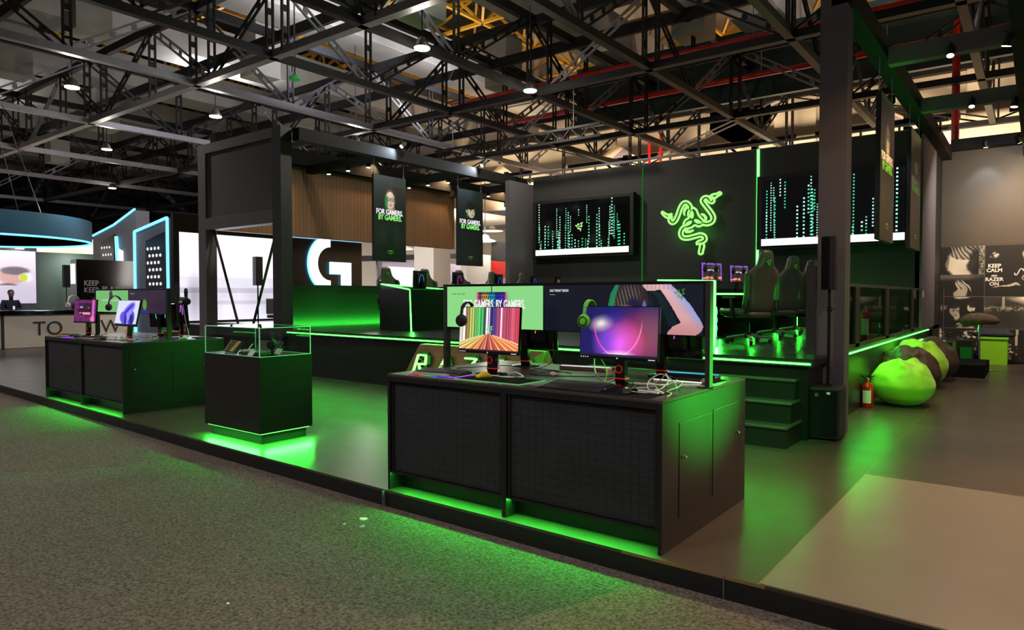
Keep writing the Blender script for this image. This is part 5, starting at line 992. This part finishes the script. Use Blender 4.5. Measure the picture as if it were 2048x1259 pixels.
# ---------------------------------------------------------------- loudspeaker at the stage corner
t = T('loudspeaker', 'black subwoofer box with a tall column speaker on a pole beside the steps', 'speaker', (-1.83, 8.08, 0), .06)
P(MB().box(-.165, .165, -.2, .26, .02, .565), 'subwoofer_cabinet', 'matte_black', t, bev=.012); P(MB().box(-.145, .145, -.206, -.198, .04, .54), 'grille', 'black_carpet', t, bev=.004)
P(MB().box(.04, .075, -.209, -.206, .50, .525), 'white_label', 'paper', t); P(MB().lathe([(.02, 0), (.02, .004)], (-.06, -.206, .49), (0, -1, 0)), 'badge', 'aluminium', t)
for x in (-.14, .14):
    for y in (-.16, .2): P(MB().cyl((x, y, 0), (x, y, .025), .018, seg=12), 'foot', 'key_black', t)
P(MB().cyl((0.02, .0, .56), (0.02, .0, 1.66), .017), 'pole', 'steel_black', t, smooth=True); P(MB().cyl((.02, 0, 1.38), (.02, 0, 1.44), .028), 'collar', 'steel_black', t, smooth=True); P(MB().cyl((.03, -.01, 1.41), (.07, -.05, 1.41), .01), 'clamp_knob', 'key_black', t)
P(MB().box(-.055, .085, -.07, .09, 1.62, 2.2), 'column_cabinet', 'matte_black', t, bev=.006); P(MB().box(-.05, .03, -.075, -.068, 1.63, 2.19), 'column_grille', 'black_carpet', t)
P(MB().box(-.02, .06, -.06, .02, .565, .585), 'pole_socket', 'steel_black', t)
# ---------------------------------------------------------------- desks on the stage
ZS = .88
t = T('gaming_desk', 'long dark gaming desk with green-edged end panel on the left of the stage', 'desk', (-9.6, 9.35, ZS)); 
P(MB().prism([(-1.18, .30), (.05, .0), (.05, -.02), (-1.18, .28)], (0, 0, 0), (1, 0, 0), (0, 1, 0), (0, 0, .82)), 'end_panel', 'matte_black', t)
mb = MB(); v = [(-1.18, .29, 0), (.06, -.03, 0), (.0, .0, .80), (-1.14, .29, .92)]; mb.add([Vector(p) for p in v] + [Vector(p) + Vector((0, .04, 0)) for p in v], [(0, 1, 2, 3), (7, 6, 5, 4), (0, 4, 5, 1), (1, 5, 6, 2), (2, 6, 7, 3), (3, 7, 4, 0)]); P(mb, 'end_cladding', 'black_laminate', t)
mb = MB(); mb.bar((.06, -.036, 0), (.0, -.006, .80), .022); mb.bar((0, -.006, .80), (-1.14, .284, .92), .022); P(mb, 'edge_light', 'led', t)
P(MB().box(-.02, .02, .02, 6.5, 0, .80), 'privacy_screen', 'black_laminate', t); P(MB().box(-.9, -.02, .3, 6.5, .68, .71), 'desk_top', 'counter_top', t); P(MB().box(-.03, -.018, .02, 6.5, .80, .812), 'edge_light', 'led_dim', t)
mb = MB(); mb.bar((-1.14, .29, .92), (-.95, 2.5, .80), .02); P(mb, 'edge_light', 'led', t)
t = T('gaming_desk', 'long dark gaming desk with green-lit edges on the right of the stage', 'desk', (-4.1, 9.15, ZS))
P(MB().box(-1.2, .6, 0, .05, 0, .88), 'end_panel', 'green_dark', t); mb = MB(); mb.bar((.6, -.008, 0), (.6, -.008, .88), .024); mb.bar((.6, -.008, .88), (-.25, .0, .90), .02); P(mb, 'edge_light', 'led', t)
P(MB().box(-.85, .0, .05, 7.0 - .2, .69, .72), 'desk_top', 'counter_top', t); P(MB().box(.0, .012, .05, 6.8, .695, .722), 'edge_light', 'led', t); P(MB().box(-.88, -.85, .05, 6.8, 0, .82), 'privacy_screen', 'black_laminate', t)
for y, nm in ((1.6, 0), (3.19, 1), (4.72, 2), (6.28, 3)): P(MB().box(-.8, .0, y - .03, y + .03, 0, .69), 'leg_panel', 'matte_black', t); P(MB().box(.0, .014, y - .016, y + .016, 0.02, .50), 'leg_light', 'led', t)
for k, (y, l) in enumerate(((9.9, 'nearest'), (11.5, 'middle'), (13.1, 'farthest'))):
    c = T('gaming_computer', '%s computer case with cyan lights under the right stage desk' % l, 'computer', (-4.6, y, ZS)); P(MB().box(-.22, .22, -.11, .11, .02, .48), 'case', 'matte_black', c, bev=.005)
    for z_ in (.12, .26, .4): P(MB().tube([(.225, .055 * math.cos(a), z_ + .055 * math.sin(a)) for a in np.linspace(0, 2 * PI, 17)[:-1]], .006, 6, True), 'fan_ring', 'glow_cyan', c)
def shelfimg(U, V):
    n = fnoise(U.shape, 10, 8); im = RGB(U, (30, 22, 34)); im = blend(im, n * .5, (120, 100, 70)); im = blend(im, ((U < .08) | (V > .9) | (U > .93)) * .8, (150, 90, 230)); im = blend(im, (V < .25) * (V > .1) * (n > .4), (250, 140, 110)); im = blend(im, (np.abs(V - .6) < .05) * (n > .55), (200, 200, 220)); return im
for k, (y, l) in enumerate(((11.8, 'purple edges, above the end of the right desk'), (13.2, 'small bright icons, second on the right desk'), (14.7, 'orange edge, farthest on the right desk'))):
    m_ = monitor((-4.58, y, ZS + .72), PI / 2 - .25, shelfimg, 'stage monitor with ' + l, .6, .34, .20, .04, (50, 30), ring=None, stand_ring=False)
    headset((-4.5, y - .25, ZS + .72 + .46), PI / 2, 'matte_black', 'key_black', 'headset on the stage monitor with ' + l, .1)
# gaming chairs
def superell(cx, cy, z, a, b, n=20, p=.6): return [(cx + a * math.copysign(abs(math.cos(t_)) ** p, math.cos(t_)), cy + b * math.copysign(abs(math.sin(t_)) ** p, math.sin(t_)), z) for t_ in np.linspace(0, 2 * PI, n + 1)[:-1]]
def make_chair(label, group):
    # faces local +y
    t = T('gaming_chair', label, 'gaming chair', (0, 0, ZS), 0, group)
    prof = [(.44, .215, .045, -.20), (.50, .235, .055, -.215), (.60, .24, .06, -.225), (.68, .235, .055, -.235), (.78, .245, .05, -.25), (.90, .27, .05, -.275), (.98, .275, .048, -.29), (1.03, .25, .045, -.30), (1.07, .19, .045, -.305), (1.11, .15, .05, -.315), (1.18, .125, .052, -.325), (1.26, .11, .048, -.335), (1.30, .085, .038, -.34), (1.315, .04, .02, -.34)]
    P(MB().loft([superell(0, y, z_, a, b) for z_, a, b, y in prof]), 'backrest', 'leather', t, smooth='all')
    for s in (-1, 1): P(MB().loft([superell(s * (a - .03), y + .05, z_, .035, .05, 12) for z_, a, b, y in prof[1:8]]), 'side_bolster', 'leather', t, smooth='all')
    mb = MB(); emblem_flat(mb, (0, prof[9][3] + .056, 1.16), (-1, 0, 0), (0, .09, 1), .10); emblem_flat(mb, (0, prof[9][3] - .066, 1.14), (1, 0, 0), (0, -.09, 1), .10); P(mb, 'snake_mark', 'green_plastic', t)
    seat = [superell(0, y, .40 + dz, w__, h_, 20) for y, dz, w__, h_ in ()]
    rings = []
    for y, hw_, zc_, hh in ((-.25, .18, .41, .03), (-.22, .24, .41, .055), (-.05, .26, .41, .06), (.12, .265, .415, .06), (.24, .25, .42, .055), (.29, .2, .415, .03)): rings.append([(hw_ * math.copysign(abs(math.cos(q)) ** .6, math.cos(q)), y, zc_ + hh * math.copysign(abs(math.sin(q)) ** .6, math.sin(q))) for q in np.linspace(0, 2 * PI, 21)[:-1]])
    P(MB().loft(rings[::-1]), 'seat', 'leather', t, smooth='all')
    for s in (-1, 1):
        P(MB().loft([[(s * .25 + .045 * math.cos(q), y, .45 + .05 * math.sin(q)) for q in np.linspace(0, 2 * PI, 13)[:-1]] for y in (-.2, .0, .2, .26)][::-1]), 'seat_bolster', 'leather', t, smooth='all')
        ar = P(MB().bar((s * .31, -.02, .36), (s * .33, -.02, .64), .04, .05), 'armrest', 'leather_dark', t, bev=.005); P(MB().box(s * .33 - .045, s * .33 + .045, -.14, .13, .64, .67), 'arm_pad', 'key_black', ar, bev=.012)
        P(MB().bar((s * .22, -.22, .38), (s * .25, -.245, .62), .025, .07), 'hinge_cover', 'leather_dark', t, bev=.006)
    P(MB().box(-.14, .14, -.12, .14, .30, .36), 'tilt_mechanism', 'steel_black', t, bev=.01); P(MB().cyl((0, 0, .12), (0, 0, .31), .028), 'gas_lift', 'steel_black', t, smooth=True); P(MB().lathe([(.05, .07), (.055, .13), (.03, .14)]), 'hub', 'steel_black', t, smooth=True)
    for k in range(5):
        q = 2 * PI * k / 5 + .3; c, s = math.cos(q), math.sin(q); P(MB().bar((.03 * c, .03 * s, .11), (.32 * c, .32 * s, .075), .045, .028), 'base_leg', 'steel_grey', t, bev=.006)
        P(MB().cyl((.31 * c - .02 * s, .31 * s + .02 * c, .03), (.31 * c + .02 * s, .31 * s - .02 * c, .03), .03, seg=14), 'caster', 'key_black', t)
    return t
GR = 'gaming chairs at the right stage desk'
c0 = make_chair('green-black gaming chair at the right stage desk, the nearest and largest of the three', GR); c0.location = (-3.32, 9.95, ZS); c0.rotation_euler = (0, 0, PI / 2 - .45)
copy_tree(c0, None, (-3.42, 11.6, ZS), PI / 2 - .4, 'green-black gaming chair at the right stage desk, the middle of the three', GR)
copy_tree(c0, None, (-3.48, 13.0, ZS), PI / 2 - .4, 'green-black gaming chair at the right stage desk, the farthest of the three', GR)
GL = 'gaming chairs behind the left stage desk'
for y, l in ((10.3, 'leftmost in view'), (11.5, 'second from the left'), (12.7, 'third from the left'), (14.0, 'fourth from the left'), (15.3, 'rightmost, partly hidden by monitors')):
    copy_tree(c0, None, (-11.05, y, ZS), -PI / 2 - .15, 'gaming chair behind the left stage desk, ' + l, GL)
for k, (y, l, rg) in enumerate(((9.95, 'first from the left', 'rgb4'), (11.1, 'second from the left', 'rgb0'), (12.5, 'third from the left', 'rgb5'), (13.9, 'fourth from the left', 'rgb6'), (14.95, 'rightmost', 'glow_orange'))):
    monitor((-9.95, y, ZS + .71), -PI / 2 + .35, None, 'stage monitor seen from behind on the left desk, ' + l, .60, .37, .10, .03, ring=rg, stand_ring=False, m='matte_black')
# raised logo plinth in front of the stage
t = T('logo_plinth', 'sloping tan sign with glowing green letters in front of the stage skirt', 'sign', (-6.6, 7.80, 0))
mb = MB(); v = [(-1.75, .0, .0), (1.05, .0, 0), (1.22, .0, .79), (-1.2, .0, .79)]; bk = [(-1.75, .2, .0), (1.45, .2, 0), (1.22, .1, .79), (-1.2, .16, .79)]
mb.add(v + bk, [(0, 1, 2, 3), (7, 6, 5, 4), (0, 4, 5, 1), (1, 5, 6, 2), (2, 6, 7, 3), (3, 7, 4, 0)]); P(mb, 'face', 'tan_panel', t)
P(MB().prism([(1.22, .79), (1.05, .0), (.55, .45)], (0, -.012, 0), (1, 0, 0), (0, 0, 1), (0, .01, 0)), 'green_wedge', 'green_plastic', t)
def stroke(mb, pts, o, th=.028):
    for a, b in zip(pts, pts[1:]): mb.bar((o[0] + a[0], o[1], o[2] + a[1]), (o[0] + b[0], o[1], o[2] + b[1]), .035, th)
LET = {'R': [[(0, 0), (.13, .30), (.30, .30), (.28, .16), (.08, .16)], [(.14, .16), (.18, 0)]], 'A': [[(0, 0), (.22, .30), (.28, 0)]], 'Z': [[(.10, .30), (.33, .30), (0, 0), (.24, 0)]], 'E': [[(.10, .30), (.32, .30)], [(.05, .15), (.27, .15)], [(0, 0), (.22, 0)]]}
x = -1.25
for ch in 'RAZER':
    f_ = MB(); b_ = MB()
    for st_ in LET[ch]: stroke(f_, st_, (x, -.11, .33)); stroke(b_, st_, (x, -.05, .33), .11)
    b_.v = [(a, b, c) for a, b, c in b_.v]; P(b_, 'letter_side', 'green_dark', t); P(f_, 'letter_face', 'letter_green', t); x += .50
# ---------------------------------------------------------------- walkway side
def beanbag(loc, rx, ry, h, m, label, seed, rz=0):
    bm = bpy.data.meshes.new('beanbag'); mb = MB(); rings = []; n = 64; L = 40
    for i in range(L + 1):
        v_ = i / L; ph = v_ * PI; ring = []
        for k in range(n):
            q = 2 * PI * k / n; rr = math.sin(ph) ** .62; zz = (1 - math.cos(ph)) / 2; zz = zz ** .92
            taper = 1 - .42 * max(0, zz - .42) ** 1.1 - .05 * (zz < .15); p = Vector((rr * math.cos(q) * taper, rr * math.sin(q) * taper, zz))
            top = max(0, zz - .45) / .55; cr = noise.noise(Vector((math.cos(q) * 2.6 + seed, math.sin(q) * 2.6, zz * 4))) * .12 * top + abs(noise.noise(Vector((math.cos(q) * 5 + seed, math.sin(q) * 5, zz * 7)))) * -.16 * top + noise.noise(Vector((p.x * 2, p.y * 2, seed))) * .05
            sc = 1 + cr * 1.6; zt_ = p.z * (1 + .16 * top * noise.noise(Vector((p.x * 2.4 + seed * 2, p.y * 2.4, 1)))) - .10 * top * math.exp(-((p.x - .05) ** 2 + (p.y + .1) ** 2) * 14)
            ring.append((p.x * sc * rx, p.y * sc * ry, max(0, zt_) * h))
        rings.append(ring)
    mb.loft(rings); t = T('beanbag', label, 'beanbag', loc, rz); P(mb, 'cover', m, t, smooth='all')
    P(MB().lathe([(.05, 0), (.02, .03), (.0, .035)], (.05 * rx, 0, h * .86)), 'top_tuft', m, t, smooth=True)
    mb = MB(); mb.tube([(rings[j][6][0] * 1.003, rings[j][6][1] * 1.003, rings[j][6][2]) for j in range(3, 30)], .004, 5); P(mb, 'seam', m, t); return t
beanbag((-1.52, 11.2, 0), .43, .46, .66, 'bag_green', 'bright green beanbag, the nearest of the row along the stage', 1.3)
beanbag((-1.62, 12.45, 0), .46, .46, .76, 'bag_brown', 'dark brown beanbag directly behind the nearest green one', 4.1, 1.0)
beanbag((-1.62, 13.75, 0), .44, .46, .80, 'bag_green', 'green beanbag behind the brown one in the row', 7.7, 2.2)
beanbag((-1.55, 14.95, 0), .44, .42, .74, 'bag_brown', 'small dark beanbag at the far end of the row', 9.2, .5)
def extinguisher(loc, label, r=.085, h=.42, rz=0):
    t = T('fire_extinguisher', label, 'fire extinguisher', loc, rz); P(MB().lathe([(r * .9, 0), (r, .02), (r, h - .06), (r * .85, h - .02), (r * .35, h + .02), (.02, h + .03)], seg=28), 'cylinder', 'extinguisher_red', t, smooth=True)
    mb = MB(); n = 12; a0, a1 = -2.3, -.8
    for k in range(n):
        qa = a0 + (a1 - a0) * k / n; qb = a0 + (a1 - a0) * (k + 1) / n; R_ = r + .0015; mb.add([(R_ * math.cos(qa), R_ * math.sin(qa), h * .2), (R_ * math.cos(qb), R_ * math.sin(qb), h * .2), (R_ * math.cos(qb), R_ * math.sin(qb), h * .72), (R_ * math.cos(qa), R_ * math.sin(qa), h * .72)], [(0, 1, 2, 3)])
    P(mb, 'paper_label', 'paper', t, smooth='all'); P(MB().lathe([(.02, h + .02), (.022, h + .06), (.015, h + .075)]), 'valve', 'brass', t, smooth=True)
    P(MB().bar((0, 0, h + .07), (.09, -.02, h + .11), .02, .008), 'lever', 'key_black', t); P(MB().bar((0, 0, h + .06), (.09, -.02, h + .065), .02, .008), 'handle', 'chrome', t); P(MB().lathe([(.016, 0), (.016, .012)], (-.0, -.022, h + .05), (0, -1, 0)), 'gauge', 'brass', t)
    P(MB().tube(smooth_pts([(-.02, 0, h + .06), (-.07, 0, h + .10), (-.10, -.0, h), (-.10, 0, h * .5), (-.095, 0, h * .3)], 5), .011, 8), 'hose', 'cable_black', t, smooth='all'); return t
extinguisher((-1.865, 10.62, 0), 'red fire extinguisher on the floor behind the subwoofer beside the nearest green beanbag', .075, .34)
extinguisher((-2.06, 11.5, ZS), 'red fire extinguisher standing on the stage behind the dark glass balustrade', .075, .46)
t = T('cap_stand', 'chrome stand with a round base on the walkway, holding a camouflage cap', 'stand', (-.97, 17.4, 0)); P(MB().lathe([(.26, 0), (.26, .012), (.05, .03), (.03, .06)]), 'base', 'chrome', t, smooth=True); P(MB().cyl((0, 0, .03), (0, 0, .98), .028), 'pole', 'chrome', t, smooth=True)
t = T('cap', 'camouflage cap lying on top of the chrome stand', 'cap', (-.97, 17.4, .98)); mb = MB(); rings = [[(rr * .30 * math.cos(q) * (1.1 + .1 * noise.noise(Vector((q, zz * 9, 0)))), rr * .24 * math.sin(q), zz + .02 * noise.noise(Vector((math.cos(q) * 3, math.sin(q) * 3, zz * 5)))) for q in np.linspace(0, 2 * PI, 25)[:-1]] for rr, zz in ((.9, -.02), (1.1, .02), (1.05, .08), (.85, .15), (.5, .20), (.1, .215))]; P(mb.loft(rings), 'crown', 'camo', t, smooth='all')
P(MB().prism([(-.1, -.12), (-.42, -.1), (-.48, 0), (-.42, .1), (-.1, .12)], (0, 0, -.02), (1, 0, .08), (0, 1, 0), (0, 0, .015)), 'visor', 'camo', t)
t = T('lime_pedestal', 'lime green pedestal box against the photo wall', 'pedestal', (-.78, 19.15, 0)); P(MB().box(-.24, .26, -.25, .25, 0, .62), 'box', 'lime_box', t, bev=.006); P(MB().box(-.26, .28, -.27, .27, .58, .63), 'lid', 'lime_box', t, bev=.004)
t = T('backpack', 'black bag lying on top of the lime green pedestal', 'bag', (-.78, 19.12, .63)); P(MB().loft([superell(0, 0, z_, a, b) for z_, a, b in ((0, .36, .2), (.04, .42, .24), (.10, .34, .2), (.16, .2, .12), (.18, .05, .04))]), 'body', 'cloth_navy', t, smooth='all'); P(MB().box(-.5, -.25, -.1, .1, .01, .05), 'strap', 'key_black', t, bev=.01)
t = T('display_plinth', 'dark box with a glowing green top at the far end of the stage side', 'plinth', (-1.62, 16.7, 0)); P(MB().box(-.22, .28, -.4, .4, 0, .62), 'box', 'stage_laminate', t, bev=.004); P(MB().box(-.2, .1, -.36, .36, .62, .625), 'green_top', 'mat_green', t)
t = T('display_plinth', 'dark open box with green side against the photo wall', 'plinth', (-1.5, 18.9, 0)); P(MB().box(-.3, .35, -.3, .3, 0, .55), 'box', 'matte_black', t, bev=.004); P(MB().box(.12, .34, -.31, -.30, .05, .40), 'green_side', 'green_dark', t)
t = T('carpet_step', 'low black carpeted step on the walkway in front of the photo wall', 'step', (-1.03, 16.4, 0)); P(MB().box(-.25, .27, -.9, .62, 0, .26), 'block', 'black_carpet', t, bev=.004); P(MB().box(-.27, .29, -.92, .64, 0, .012), 'edge_trim', 'aluminium', t)
t = T('white_sofa_box', 'low white box between the beanbags and the stage', 'box', (-1.72, 15.75, 0)); P(MB().box(-.14, .16, -.28, .2, 0, .70), 'box', 'paper', t, bev=.02)
for x, y, l in ((-1.95, 17.6, 'left'), (-1.74, 18.8, 'right')): P(MB().cyl((x, y, .88 if l == 'left' else .55), (x, y, 1.7), .014, seg=8), 'thin_pole', 'aluminium', label='%s of two thin upright metal rods by the dark end wall' % l, cat='rod')
P(MB().box(-1.87, -1.855, 14.55 + 1.6, 14.75 + 1.6, 1.52, 1.66), 'wall_switch', 'white_plastic', label='small white switch plate on the dark end of the back wall', cat='switch')
P(MB().box(-1.8, -1.7, 19.56, 19.58, 1.1, 1.25), 'wall_switch', 'white_plastic', label='white socket plate beside the photo wall', cat='switch')
mb = MB(); ob, o_ = cable([(-2.35, 8.3, ZS + .006), (-2.2, 8.25, ZS + .006), (-2.15, 8.3, ZS + .05), (-2.1, 8.2, ZS + .02)], 'cable_black', 'black cable end lying on the stage floor beside the right column'); ob.location = o_
# scraps on the carpet
for k, (x, y, s, m_, l) in enumerate(((-4.02, 3.42, .035, 'paper', 'crumpled clear wrapper scrap on the carpet left of the near counter'), (-3.9, 3.3, .03, 'mauve_wall', 'small grey scrap on the carpet by the crumpled wrapper'), (-4.05, 3.26, .012, 'paper', 'tiny white crumb on the carpet left of the grey scrap'), (-3.5, 2.02, .012, 'paper', 'tiny white slip on the carpet at lower left'))):
    t_ = MB(); r = random.Random(k + 3); n = 7; pts = [(s * (.6 + .5 * r.random()) * math.cos(2 * PI * i / n), s * (.6 + .5 * r.random()) * math.sin(2 * PI * i / n), r.random() * s * .35) for i in range(n)]
    t_.add(pts + [(0, 0, s * .3)] + [(a, b, 0) for a, b, c in pts], [(i, (i + 1) % n, n) for i in range(n)] + [((i + 1) % n, i, n + 1 + i, n + 1 + (i + 1) % n) for i in range(n)] + [tuple(n + 1 + i for i in range(n))[::-1]]); o_ = P(t_, 'litter_scrap', m_, label=l, cat='litter'); o_.location = (x, y, -.133)

t = T('added_flood_stand', 'unseen green floodlight on a stand, added beyond the right edge of the walkway', 'lamp', (3.25, 8.4, 0)); P(MB().cyl((0, 0, 0), (0, 0, .6), .02), 'pole', 'steel_black', t)  # lamp added out of view for the green light on the near counter
for q in (0, 2.1, 4.2): P(MB().bar((0, 0, .3), (.35 * math.cos(q), .35 * math.sin(q), .01), .025), 'leg', 'steel_black', t)
P(MB().box(.02, .1, -.18, .18, .5, .8), 'lamp_head', 'matte_black', t)
